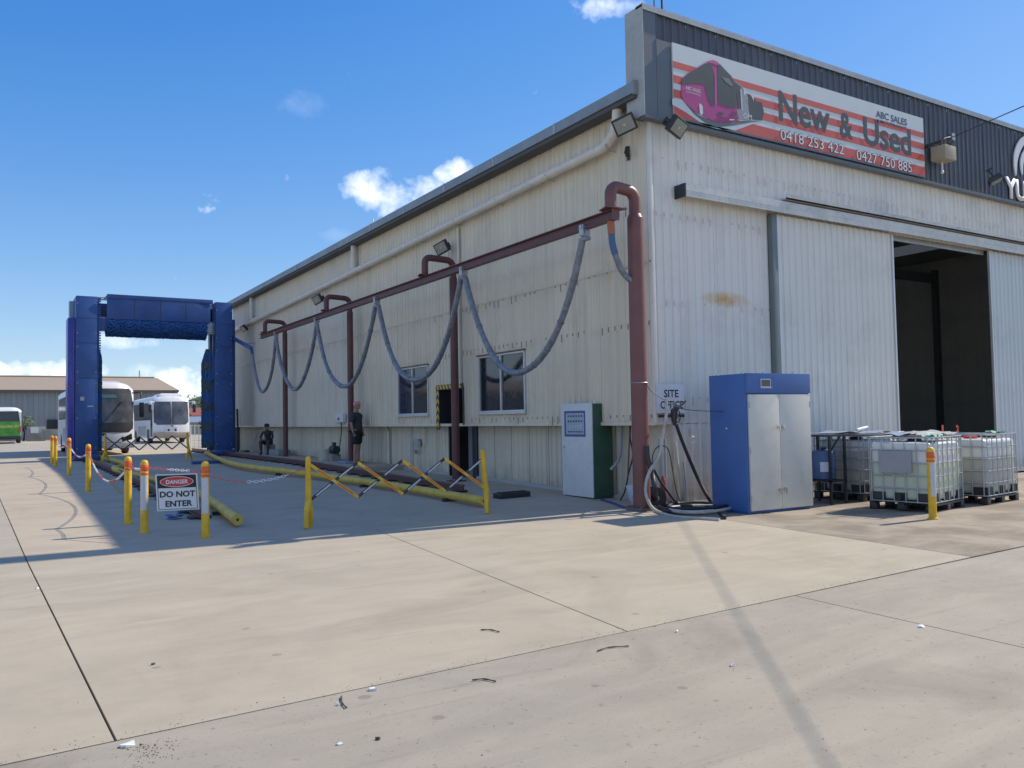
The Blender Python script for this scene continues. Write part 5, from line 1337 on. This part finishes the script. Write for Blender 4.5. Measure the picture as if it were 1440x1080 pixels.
# ------------------------------------------------------------------ litter on the slabs
def litter():
    tw = [((676, 887), (702, 890), (690, 887), 'longest dark twig on the pale slab above the joint'),
          ((840, 917), (884, 910), (856, 912), 'bent twig on the grey slab near the middle joint'),
          ((664, 958), (697, 960), (680, 956.5), 'thin pale twig on the grey slab left of the bent one'),
          ((480, 981), (487, 997), (481, 990), 'short dark twig beside the white scrap near the front joint')]
    for i, (a, b, c, lab) in enumerate(tw):
        P = [Vector(G(*q))+Vector((0, 0, .008)) for q in (a, c, b)]
        tag(MB().tube(smooth_path(P, 4), [.0045*(1+.3*math.sin(k*1.7)) for k in range(9)], 6).build('twig', m_wood), lab, 'twig', 'fallen twigs')
    sc = [((476, 992), 'white scrap touching the short twig'), ((478, 1047), 'brightest white scrap near the bottom edge of the photo'), ((524, 971), 'small white scrap just below the front joint'),
          ((952, 889), 'white scrap on the grey slab right of the middle joint'), ((1029, 937), 'white scrap beside the cable shadow'), ((1296, 882), 'white scrap lying on the right hand joint'),
          ((180, 1049), 'largest white scrap at the corner where the two joints meet'), ((52, 828), 'white scrap on the left slab beside the long joint'), ((215, 935), 'small dark stone on the pale slab'), ((532, 1040), 'dark round stone on the near grey slab')]
    for i, (p, lab) in enumerate(sc):
        rg = random.Random(i+30); c = Vector(G(*p)); m = MB(); dark = 'stone' in lab
        n = 7; rr = (.010+.006*(i % 3)) if not dark else .013
        if i == 6: rr = .035
        top = [(c.x+rr*rg.uniform(.6, 1.4)*math.cos(2*PI*k/n), c.y+rr*rg.uniform(.5, 1.2)*math.sin(2*PI*k/n), .003+rg.uniform(0, .014)) for k in range(n)]
        bot = [(x, y, .001) for x, y, z in top]; m.add([(c.x, c.y, .014)]+top+bot, [(0, k+1, (k+1) % n+1) for k in range(n)]+[(k+1, k+1+n, (k+1) % n+1+n, (k+1) % n+1) for k in range(n)])
        tag(m.build('stone' if dark else 'paper_scrap', m_wood if dark else m_white, angle=20), lab, 'stone' if dark else 'scrap')
    g = MB(); rg = random.Random(77)
    for k in range(1100):
        x, y = rg.uniform(-9.8, 2.5), rg.uniform(-9.6, -5.4); r = rg.uniform(.0008, .0030)*(1.4 if rg.random() < .06 else 1)
        if k % 8 == 0: x, y = -9.15+rg.gauss(0, .06), -6.42-abs(rg.gauss(0, .16)); r *= 1.2
        elif rg.random() < .55: y = -5.93+.038*(x+1)+rg.gauss(0, .05)
        g.add([(x-r, y-r*.7, .001), (x+r, y-r, .001), (x+r*.6, y+r, .001), (x-r*.8, y+r*.8, .001), (x, y, .002+r)], [(0, 1, 4), (1, 2, 4), (2, 3, 4), (3, 0, 4)])
    o = stuff(g.build('grit', M('grit', (.12, .10, .08), .9, var=.5, scale=30), angle=10)); o['label'] = 'loose dark grit scattered over the near slabs and joint'; o['category'] = 'grit'
litter()

# ------------------------------------------------------------------ people
def skin_body(name, joints, edges, mat, parent, root=0, sub=2):
    me = bpy.data.meshes.new(name); me.from_pydata([j[0] for j in joints], edges, [])
    o = bpy.data.objects.new(name, me); col.objects.link(o)
    sk = o.modifiers.new('skin', 'SKIN'); sk.use_smooth_shade = True
    for i, j in enumerate(joints):
        r = j[1]; me.skin_vertices[0].data[i].radius = (r, r) if isinstance(r, (int, float)) else r
    me.skin_vertices[0].data[root].use_root = True
    ss = o.modifiers.new('sub', 'SUBSURF'); ss.levels = sub; ss.render_levels = sub
    dg = bpy.context.evaluated_depsgraph_get(); nm = bpy.data.meshes.new_from_object(o.evaluated_get(dg)); bpy.data.objects.remove(o)
    nm.materials.clear(); nm.materials.append(mat); nm.polygons.foreach_set('use_smooth', [True]*len(nm.polygons))
    return link(name, nm, parent)
def head(parent, c, s, mat, yaw=0.0):
    """c = centre of the skull, face looks along local +x rotated by yaw"""
    m = MB(); m.ball((0, 0, 0), .098*s, 16, 12, (1.0, .82, 1.22)); m.ball((.045*s, 0, -.055*s), .06*s, 12, 8, (.95, .9, .95))
    m.ball((.103*s, 0, -.012*s), .018*s, 8, 6, (1, .7, 1.4)); 
    for q in (-1, 1): m.ball((.0, q*.082*s, -.012*s), .026*s, 8, 6, (.7, .35, 1.2))
    me = m.mesh(mat, name='head', angle=80); o = link('head', me, parent, c); o.rotation_euler = (0, 0, yaw)
    e = MB()
    for q in (-1, 1): e.ball((.088*s, q*.032*s, .008*s), .011*s, 8, 6)
    link('eyes', e.mesh(m_ink, name='eyes'), o); mo = MB().box(.086*s, .098*s, -.022*s, .022*s, -.062*s, -.055*s); link('mouth', mo.mesh(M('lip', (.25, .09, .07), .5), name='mouth'), o)
    return o
def standing_man():
    s = 1.06; p = CAM.X(502, 654, -.42); x, y = -.42, p[1]; z = gz(y)+.076
    R = thing('person', 'standing man in dark shirt and shorts with red and white cap leaning on the wall', 'person', (x, y, z), rot=math.radians(-50))
    # local: faces +x, left is +y
    J = [((0, 0, .98*s), .125*s), ((-.01, 0, 1.15*s), .12*s), ((-.03, 0, 1.32*s), (.145*s, .12*s)), ((-.03, 0, 1.46*s), (.11*s, .09*s)), ((-.01, 0, 1.53*s), .068*s), ((.01, 0, 1.63*s), .066*s)]
    E_ = [(0, 1), (1, 2), (2, 3), (3, 4), (4, 5)]
    body = [j for j in J]
    def limb(start, pts, idx):
        k = len(body); prev = idx
        for q in pts: body.append(q); E_.append((prev, k)); prev = k; k += 1
    for q in (-1, 1):
        limb(0, [((0, q*.095*s, .88*s), .088*s), ((.015, q*.10*s, .52*s), .058*s), ((-.01, q*.10*s, .36*s), .052*s), ((-.01, q*.10*s, .10*s), .038*s), ((.01, q*.10*s, .05*s), .04*s), ((.14*s, q*.11*s, .03*s), .033*s)], 0)
        f = .05 if q > 0 else -.02
        limb(0, [((-.03, q*.19*s, 1.44*s), .058*s), ((-.04+f*.5, q*.235*s, 1.18*s), .042*s), ((.03+f, q*.225*s, .95*s), .030*s), ((.05+f, q*.215*s, .88*s), (.018*s, .034*s))], 3)
    skin_body('body', body, E_, m_skin, R)
    # hands with fingers
    for q in (-1, 1):
        f = .05 if q > 0 else -.02; hx, hy, hz = .05+f, q*.215*s, .87*s
        for k in range(4):
            L = (.07, .08, .075, .06)[k]; a = Vector((hx-.026+k*.018, hy, hz)); MB_ = MB().tube([a, a+Vector((.004, -q*.006, -L*.5)), a+Vector((.014, -q*.016, -L))], [.009, .008, .006], 6); link('finger', MB_.mesh(m_skin, name='finger'), R)
        a = Vector((hx+.03, hy-q*.01, hz+.02)); link('thumb', MB().tube([a, a+Vector((.025, -q*.01, -.03)), a+Vector((.032, -q*.014, -.055))], [.011, .009, .007], 6).mesh(m_skin, name='thumb'), R)
    # clothes
    sh = [((0, 0, .90*s), (.175*s, .15*s)), ((0, 0, 1.0*s), (.185*s, .165*s)), ((-.01, 0, 1.15*s), (.185*s, .165*s)), ((-.03, 0, 1.32*s), (.205*s, .17*s)), ((-.03, 0, 1.44*s), (.165*s, .14*s)), ((-.02, 0, 1.51*s), (.075*s, .08*s))]; se = [(0, 1), (1, 2), (2, 3), (3, 4), (4, 5)]
    for q in (-1, 1): k = len(sh); sh += [((-.03, q*.19*s, 1.42*s), .098*s), ((-.04, q*.232*s, 1.20*s), .078*s)]; se += [(4, k), (k, k+1)]
    skin_body('shirt', sh, se, m_shirt, R)
    st = [((0, 0, 1.04*s), .17*s)]; se = []
    for q in (-1, 1): k = len(st); st += [((0, q*.092*s, .88*s), .138*s), ((.01, q*.10*s, .56*s), .108*s)]; se += [(0, k), (k, k+1)]
    skin_body('shorts', st, se, m_shorts, R)
    for q in (-1, 1):
        skin_body('boot', [((-.02, q*.10*s, .20*s), .050*s), ((-.015, q*.10*s, .06*s), .054*s), ((.14*s, q*.11*s, .042*s), .042*s)], [(0, 1), (1, 2)], m_boot, R)
    h = head(R, (.015*s, 0, 1.70*s), s, m_skin)
    cap = MB(); n = 16; v = []
    for r, zz in ((.104, .02), (.106, .045), (.098, .085), (.07, .115), (.03, .128)):
        for k in range(n): a = 2*PI*k/n; v.append((r*s*math.cos(a), r*s*.88*math.sin(a), zz*s))
    cap.add(v, [(i*n+k, i*n+(k+1) % n, (i+1)*n+(k+1) % n, (i+1)*n+k) for i in range(4) for k in range(n)]+[tuple(4*n+k for k in range(n))])
    pk = [(.09*s, -.07*s, .03*s), (.17*s, -.045*s, .022*s), (.18*s, 0, .022*s), (.17*s, .045*s, .022*s), (.09*s, .07*s, .03*s)]; cap.prism(pk, (0, 0, .008))
    c = link('cap', cap.mesh(M('cap_red_white', (.62, .30, .27), .7, var=.7, scale=26), name='cap'), R, (.015*s, 0, 1.70*s)); 
standing_man()
def crouching_worker():
    p = CAM.X(376, 644, -.35); x, y = -.35, p[1]; z = gz(y)+.076; s = 1.0
    st = thing('low_stool', 'low block the crouching worker sits on', 'stool', (x+.12, y, z)); MB().box(x-.08, x+.28, y-.2, y+.2, z, z+.40).build('stool_block', m_concblock, st, bevel=.01)
    R = thing('person', 'worker in dark clothes and cap sitting low against the far end of the wall', 'person', (x, y, z), rot=math.radians(-125))
    B = [((-.12, 0, .50), .12), ((-.10, 0, .64), .125), ((-.03, 0, .82), (.145, .12)), ((.0, 0, .93), (.105, .085)), ((.02, 0, 1.0), .052), ((.03, 0, 1.05), .05)]; E_ = [(0, 1), (1, 2), (2, 3), (3, 4), (4, 5)]
    def limb(pts, i):
        prev = i
        for q in pts: B.append(q); E_.append((prev, len(B)-1)); prev = len(B)-1
    for q in (-1, 1):
        limb([((-.05, q*.10, .49), .09), ((.36, q*.15, .54), .064), ((.33, q*.15, .40), .056), ((.30, q*.14, .10), .042), ((.32, q*.14, .05), .042), ((.44, q*.15, .035), .034)], 0)
        limb([((.0, q*.19, .91), .058), ((.08, q*.26, .68), .044), ((.30, q*.13, .62), .032), ((.36, q*.08, .62), (.02, .034))], 3)
    skin_body('body', B, E_, m_work, R)
    for q in (-1, 1):
        for k in range(4):
            a = Vector((.385, q*.075+.0, .645-k*.017)); link('finger', MB().tube([a, a+Vector((.03, -q*.02, -.006)), a+Vector((.035, -q*.05, -.012))], [.009, .008, .006], 6).mesh(m_skin, name='finger'), R)
        a = Vector((.36, q*.08, .66)); link('thumb', MB().tube([a, a+Vector((.02, -q*.02, .02)), a+Vector((.045, -q*.03, .02))], [.011, .009, .007], 6).mesh(m_skin, name='thumb'), R)
        skin_body('boot', [((.30, q*.14, .16), .052), ((.31, q*.14, .055), .054), ((.46, q*.15, .04), .042)], [(0, 1), (1, 2)], m_blackp, R)
    skin_body('trousers', [((-.12, 0, .50), .135), ((-.03, -.10, .50), .105), ((.37, -.15, .545), .078), ((.31, -.145, .20), .065), ((-.03, .10, .50), .105), ((.37, .15, .545), .078), ((.31, .145, .20), .065)], [(0, 1), (1, 2), (2, 3), (0, 4), (4, 5), (5, 6)], m_workt, R)
    head(R, (.05, 0, 1.13), 1.0, m_skin, 0)
    cap = MB().lathe((0, 0, 0), [(.105, .0), (.106, .05), (.09, .10), (.05, .125)], 16); cap.prism([(.08, -.07, 0), (.17, -.04, -.01), (.17, .04, -.01), (.08, .07, 0)], (0, 0, .01)); link('cap', cap.mesh(m_shorts, name='cap'), R, (.045, 0, 1.145))
crouching_worker()

# ------------------------------------------------------------------ coaches
def wheel(parent, x, y, z, r, side):
    t = link('wheel', MB().lathe((0, 0, 0), [(r*.62, -.14), (r*.94, -.14), (r, -.10), (r, .10), (r*.94, .14), (r*.62, .14)], 24, 'X').mesh(m_black, name='wheel'), parent, (x, y, z))
    link('rim', MB().lathe((0, 0, 0), [(r*.60, -.10), (r*.60, .10), (r*.3, .12 if side > 0 else -.12)], 18, 'X').mesh(m_alu, name='rim'), t)
def coach(name, label, x0, W, y0, L, H, z, style):
    """front (style F) or rear (R) at y0, body runs to y0+L"""
    R = thing(name, label, 'bus', (x0+W/2, y0, z), 'buses parked beyond the wash bay' if False else None)
    loc = lambda *a: a
    mb = m_buswhite
    fr = .38
    # side profile (y, z) extruded over the width, with raked front
    rk = .30 if style != 'R' else .08
    prof = [(0.06, fr), (.0, .55), (0.02, 1.25), (rk*.5, 2.2), (rk, H-.35), (rk+.25, H-.06), (rk+.9, H), (L-.5, H), (L-.1, H-.2), (L, H-.8), (L, fr)]
    hw = W/2; BOW = .0 if style == 'R' else (.34 if style == 'F1' else .20)
    bow = lambda x: BOW*min(1, abs(x)/hw)**2.6
    m = MB(); xs = [-hw+W*.5*(1-math.cos(PI*k/14)) for k in range(15)]; v = []; K = len(prof)
    for x in xs:
        u = abs(x)/hw
        for (a, b) in prof:
            v.append((x, a+(bow(x) if a < 1.0 else 0), b-((.30 if b > H-.15 else (.12 if b > H-.5 else 0))*u**5)))
    f = [(i*K+j, i*K+(j+1) % K, (i+1)*K+(j+1) % K, (i+1)*K+j) for i in range(14) for j in range(K)]+[tuple(range(K)), tuple(14*K+j for j in range(K))]
    m.add(v, f); body = link('body', m.mesh([mb], name='body', angle=42), R)
    def add(nm, mm, mat, par=R, **k): return link(nm, mm.mesh(mat, name=nm, **k), par)
    def fpan(px, pz, off, mat, nm, n=10, par=R, bulge=.05):
        """panel on the front face: outline functions over width"""
        v = []; rows = len(pz)
        def fy(zz):
            for (a, b), (c, d) in zip(prof[1:], prof[2:6]):
                if b <= zz <= d: return a+(c-a)*(zz-b)/(d-b)
            return 0.0
        mm = MB()
        for (hz, xl, xr) in pz:
            for k in range(n+1):
                t = k/n; xx = xl+(xr-xl)*t; u = abs(2*t-1); zz = hz
                v.append((xx, fy(zz)-off+bow(xx), zz))
        mm.add(v, [(j*(n+1)+i, j*(n+1)+i+1, (j+1)*(n+1)+i+1, (j+1)*(n+1)+i) for j in range(rows-1) for i in range(n)])
        # rim that closes to the body
        nv = len(v); v2 = [(a, b+off+.03, c) for a, b, c in v]; b0 = [i for i in range(n+1)]+[(j+1)*(n+1)-1 for j in range(1, rows)]+[(rows-1)*(n+1)+i for i in range(n-1, -1, -1)]+[j*(n+1) for j in range(rows-2, 0, -1)]
        mm.add([v[i] for i in b0]+[v2[i] for i in b0], [(i, (i+1) % len(b0), len(b0)+(i+1) % len(b0), len(b0)+i) for i in range(len(b0))])
        return add(nm, mm, mat, par, angle=60)
    if style == 'F1':
        add('roof_cap', MB().prism([(-hw*.62, rk+.75, H-.05), (-hw*.5, rk+.75, H+.045), (hw*.5, rk+.75, H+.045), (hw*.62, rk+.75, H-.05)], (0, L-2.2, 0)), m_buswhite, bevel=.03)
        
        fpan(None, [(1.50, -hw+.04, hw-.04), (1.9, -hw+.025, hw-.025), (2.6, -hw+.05, hw-.05), (H-.42, -hw+.12, hw-.12), (H-.33, -hw+.22, hw-.22)], .012, m_screen, 'windscreen', bulge=.16)
        fpan(None, [(2.68, -hw+.14, hw-.75), (2.84, -hw+.18, hw-.80)], .022, M('screen_band', (.10, .20, .19), .3), 'sun_band', bulge=.17)
        fpan(None, [(1.06, -hw+.24, hw-.24), (1.22, -hw+.05, hw-.05), (1.52, -hw+.03, hw-.03)], .018, m_blackp, 'scuttle_panel', bulge=.16)
        for s in (-1, 1):
            a = MB().prism([(s*(hw-.12), -.02, .72), (s*(hw-.55), -.055, .62), (s*(hw-.60), -.055, .76), (s*(hw-.15), -.01, 1.0)], (0, .05, 0)); add('headlight', a, m_glass)
            add('fog_light', MB().cyl((s*(hw-.30), -.03, .50), (s*(hw-.30), .05, .50), .06), m_alu)
        add('bumper', MB().box(-hw+.04, hw-.04, -.06, .2, .32, .56), m_bussilver, bevel=.04); add('bumper_line', MB().box(-hw+.2, hw-.2, -.075, -.061, .58, .61), m_blackp)
        add('emblem', MB().prism([(-.28, -.06, .92), (.02, -.06, .92), (.02, -.06, 1.02), (-.24, -.06, 1.04)], (0, .03, 0)), m_blackp)
        for s in (-1, 1): add('wiper', MB().obox((s*.1, -.09, 1.40), (s*.75, -.02, 1.75), .02, .02), m_blackp)
    if style == 'F2':
        add('roof_pod', MB().prism([(-hw*.68, .55, H-.06), (-hw*.5, .65, H+.12), (hw*.5, .65, H+.12), (hw*.68, .55, H-.06)], (0, 3.0, 0)), m_buswhite, bevel=.05)
        for a, b in ((-hw+.07, -.015), (.015, hw-.07)):
            fpan(None, [(1.38, a+(.0 if a > 0 else .22), b-(.22 if a > 0 else .0)), (1.58, a, b), (2.4, a, b), (H-.50, a+.03, b-.03)], .012, m_screen, 'windscreen', bulge=.03)
        add('grille', MB().box(-.42, .42, -.07, .02, .78, 1.22), m_buswhite, bevel=.04); add('emblem', MB().box(-.10, .10, -.085, -.07, 1.24, 1.32), m_blackp)
        for s in (-1, 1):
            for q in (.25,): add('headlight', MB().cyl((s*q, -.09, .98), (s*q, .02, .98), .10, n=16), m_alu); add('headlight_glass', MB().cyl((s*q, -.095, .98), (s*q, -.09, .98), .075, n=16), m_glass)
        add('bumper', MB().box(-hw+.02, hw-.02, -.08, .2, .40, .82), m_dust, bevel=.05)
        for s in (-1, 1): add('wiper', MB().obox((s*.06, -.06, 1.5), (s*.12, .12, 2.5), .03, .03), m_blackp)
    if style == 'R':
        fpan(None, [(.62, -hw+.06, hw-.06), (1.9, -hw+.08, hw-.08)], .010, m_busgreen, 'rear_print', bulge=.0)
        fpan(None, [(1.9, -hw+.10, hw-.10), (H-.36, -hw+.22, hw-.22)], .012, m_glass, 'rear_window', bulge=.0)
        fpan(None, [(1.35, -hw+.12, hw-.12), (1.6, -hw+.12, hw-.12)], .014, M('print_yellow', (.33, .40, .10), .5, var=.6, scale=5), 'rear_print_band', bulge=.0)
        add('bumper', MB().box(-hw+.02, hw-.02, -.08, .2, .36, .66), m_blackp, bevel=.04)
        for s in (-1, 1): add('tail_light', MB().box(s*(hw-.10)-.07, s*(hw-.10)+.07, -.03, .06, .95, 1.5), m_red)
    if style != 'R':     # side glazing, lockers, door
        for s in (-1, 1):
            k = 0; y = .95
            while y < L-.9:
                y1 = min(y+1.45, L-.7); add('side_window', MB().box(s*(hw+.004)-.006, s*(hw+.004)+.006, y, y1-.05, 1.75, H-.55), m_glass); y = y1
            for y in (3.6, 5.0, 6.4): add('locker_door', MB().box(s*(hw+.003)-.004, s*(hw+.003)+.004, y, y+1.3, .55, 1.30), m_bussilver)
            add('wheel_arch', MB().box(s*(hw+.003)-.004, s*(hw+.003)+.004, 1.85, 3.05, fr, 1.05), m_blackp)
            add('passenger_door', MB().box(s*(hw+.003)-.004, s*(hw+.003)+.004, .45, 1.30, .50, 2.55), m_glass2 if s < 0 else mb)
            a = MB().tube([(s*(hw-.1), .22, H-.55), (s*(hw+.22), -.10, H-.52), (s*(hw+.26), -.16, H-.75)], .035); add('mirror_arm', a, m_buswhite if style == 'F2' else m_blackp)
            add('mirror', MB().box(s*(hw+.26)-.11, s*(hw+.26)+.11, -.24, -.12, H-1.35 if style == 'F2' else 1.75, H-.72 if style == 'F2' else 2.45), m_blackp, bevel=.03)
            if style == 'F2': add('mirror_cap', MB().box(s*(hw+.24)-.11, s*(hw+.24)+.11, -.20, -.06, H-.80, H-.50), m_buswhite, bevel=.05)
    for s in (-1, 1):
        for y in (2.45, L-3.0): wheel(R, s*(hw-.14), y, .50, .50, s)
    return R
coach('coach', 'silver and white coach with large windscreen behind the left gantry column', -6.76, 2.54, 31.7, 12, 3.46, .21, 'F1')
coach('coach', 'dusty white coach with twin round headlights parked farther off between the columns', .06, 2.58, 55.0, 12, 3.62, .21, 'F2')
p = CAM.Y(30, 600, 72); coach('minibus', 'green and white bus seen from behind at the left edge of the photo', p[0]-2.4, 2.4, 72.0, 9, 3.15, .21, 'R')

# ------------------------------------------------------------------ far shed, fence, tanks, house, trees
def far_things():
    g = .21
    R = thing('far_shed', 'long grey corrugated shed with tan roof across the back of the yard', 'shed', (-30, 90, g))
    x0, x1, y0, y1, ze = -75.0, 7.6, 90.0, 120.0, 5.55; yr = 105.0
    zr = CAM.Y(220, 531.5, yr)[2]
    m = MB(); v = []; n = 0; a = x0
    while a < x1-.01: v += [(a, y0-.0), (a+.5, y0-.0), (a+.6, y0-.10), (a+.9, y0-.10)]; a += 1.0
    v.append((x1, y0)); k = len(v); m.add([(p, q, z) for z in (g, ze) for p, q in v], [(i, i+1, k+i+1, k+i) for i in range(k-1)]); m.build('wall', m_shedgrey, R, angle=15)
    MB().prism([(x1, y0, g), (x1, y1, g), (x1, y1, ze), (x1, yr, zr-.2), (x1, y0, ze)], (-.2, 0, 0)).build('gable_wall', m_shedgrey, R)
    MB().prism([(x0, y0-.4, ze-.02), (x0, yr, zr), (x0, y1+.4, ze-.02), (x0, y1+.4, ze-.15), (x0, yr, zr-.15), (x0, y0-.4, ze-.15)], (x1+.4-x0, 0, 0)).build('roof', m_tan, R)
    MB().box(x0, x1+.3, y0-.62, y0-.42, ze-.28, ze-.02).build('gutter', M('far_gutter', (.10, .09, .08), .6), R)
    MB().box(x0, x1, yr-.3, yr+.3, zr-.02, zr+.12).build('ridge_cap', m_tan, R)
    a = CAM.Y(66, 603, 89.8); b = CAM.Y(82, 590, 89.8); MB().box(a[0], b[0], 89.72, 89.88, a[2], b[2]).build('window', m_glass, R)
    for k in range(9): MB().box(-60+k*8, -59.9+k*8, 89.8, 89.9, g, ze).build('downpipe', m_gutter, R)
    MB().cyl((6.0, 106, zr), (6.0, 106, zr+1.0), .08).build('roof_vent', m_galv, R)
    # concrete tank and blocks by its wall
    p, q = CAM.Y(38, 615, 84), CAM.Y(64, 600, 84)
    t = thing('concrete_bin', 'grey concrete bin standing in front of the far shed', 'bin', (p[0], 84, g)); MB().box(p[0], q[0], 84, 86.5, g, q[2]).build('bin_wall', m_concblock, t, bevel=.04); MB().box(p[0]+.3, p[0]+1.0, 83.9, 83.98, 1.0, 1.6).build('hatch', m_white, t)
    p, q = CAM.Y(64, 616, 82), CAM.Y(84, 604, 82)
    t = thing('steel_skip', 'dark grey skip right of the concrete bin', 'skip', (p[0], 82, g)); MB().prism([(p[0], 82, g+.1), (q[0], 82, g+.1), (q[0]+.2, 82, q[2]), (p[0]-.2, 82, q[2])], (0, 1.6, 0)).build('skip_body', M('skip_green', (.17, .20, .18), .6), t, bevel=.03)
    # wire fence panels and far houses right of the second coach
    a = CAM.Y(268, 612, 36); b = CAM.Y(287, 612, 36); F = thing('mesh_fence', 'white wire mesh fence panel between coach and right gantry column', 'fence', (a[0], 36, g))
    n = 7
    for k in range(n+1): x = a[0]+(b[0]-a[0]+.8)*k/n; MB().cyl((x, 36, g), (x, 36, g+1.35), .018 if k % 3 else .03, n=6).build('upright', m_white, F)
    for z in (.35, .70, 1.05, 1.5): MB().cyl((a[0], 36, z), (b[0]+.8, 36, z), .014, n=6).build('rail', m_white, F)
    for i, (px0, px1, Y, pyt, mat, roof, lab) in enumerate(((272, 292, 120, 578, m_brick, m_rroof, 'low brick house with red roof beyond the yard'), (268, 300, 105, 589, m_shedgrey, m_galv, 'pale low store shed in front of the red roofed house'))):
        a = CAM.Y(px0, 600, Y); b = CAM.Y(px1, 600, Y); zt = CAM.Y(px0, pyt, Y)[2]; b = (b[0]+10, 0)
        H = thing('far_house', lab, 'house', (a[0], Y, g)); MB().box(a[0], b[0], Y, Y+8, g, zt*.8).build('wall', mat, H)
        MB().prism([(a[0]-.3, Y-.4, zt*.8), (a[0]-.3, Y+4, zt*1.15), (a[0]-.3, Y+8.4, zt*.8)], (b[0]-a[0]+.6, 0, 0)).build('roof', roof, H)
        for k in range(3): MB().box(a[0]+1+k*3, a[0]+2+k*3, Y-.03, Y, g+.8, g+1.8).build('window', m_glass, H)
    # trees
    def tree(x, y, h, r, seed, lab, nleaf=900):
        rg = random.Random(seed); T = thing('tree', lab, 'tree', (x, y, g), 'trees beyond the yard')
        tr = MB(); tr.tube([(x, y, g-.1), (x+.1, y, g+h*.3), (x-.05, y, g+h*.55), (x+.1, y, g+h*.8)], [h*.035, h*.026, h*.018, h*.008], 7)
        cl = []
        for k in range(9):
            a = rg.uniform(0, 2*PI); e = Vector((x+r*.65*math.cos(a)*rg.uniform(.4, 1), y+r*.65*math.sin(a)*rg.uniform(.4, 1), g+h*rg.uniform(.5, .92))); tr.tube([(x, y, g+h*rg.uniform(.3, .5)), ((x+e.x)/2, (y+e.y)/2, e.z*.8), tuple(e)], [h*.013, h*.009, h*.004], 5); cl.append((e, r*rg.uniform(.32, .52)))
        tr.build('trunk', m_trunk, T); lf = MB()
        for k in range(nleaf):
            c, q = rg.choice(cl); d = Vector((rg.gauss(0, 1), rg.gauss(0, 1), rg.gauss(0, .8))).normalized()*q*rg.uniform(.35, 1.0)**.6; p = c+d; s = h*rg.uniform(.018, .04)
            u = Vector((rg.gauss(0, 1), rg.gauss(0, 1), rg.gauss(0, 1))).normalized(); w = u.orthogonal().normalized()
            lf.add([p-u*s, p+w*s*.7, p+u*s, p-w*s*.7], [(0, 1, 2, 3)])
        stuff(lf.build('crown', m_leaf, T))
    p = CAM.Y(33, 600, 86); tree(p[0], 86, 2.7, 1.4, 1, 'small dark shrub tree beside the green bus at the far shed wall', 500)
    for i, (px, Y, h) in enumerate(((277, 150, 5.5), (286, 160, 7), (296, 170, 7.5))): q = CAM.Y(px, 600, Y); tree(q[0], Y, h, 3.4, 5+i, ['leftmost low tree behind the red roofed house', 'middle tree on the skyline beside the gantry column', 'tree hidden mostly by the right gantry column'][i])
    # tree belt outside the frame, added to darken the window reflections: one mass
    rg = random.Random(9); lf = MB()
    for i in range(16):
        c = Vector((-80-rg.uniform(0, 25), -30+i*8+rg.uniform(-2, 2), 0)); h = rg.uniform(6, 10)
        for k in range(220):
            p = c+Vector((rg.gauss(0, 2.4), rg.gauss(0, 2.4), h*.55+rg.gauss(0, h*.18))); u = Vector((rg.gauss(0, 1), rg.gauss(0, 1), rg.gauss(0, 1))).normalized()*.45; w = u.orthogonal()
            lf.add([p-u, p+w, p+u, p-w], [(0, 1, 2, 3)])
    o = stuff(lf.build('added_tree_belt', m_leaf)); o['label'] = 'unseen belt of trees added to darken the window reflections'; o['category'] = 'trees'
far_things()

scene.cycles.max_bounces = 6; scene.cycles.diffuse_bounces = 3; scene.cycles.glossy_bounces = 3; scene.cycles.transmission_bounces = 3
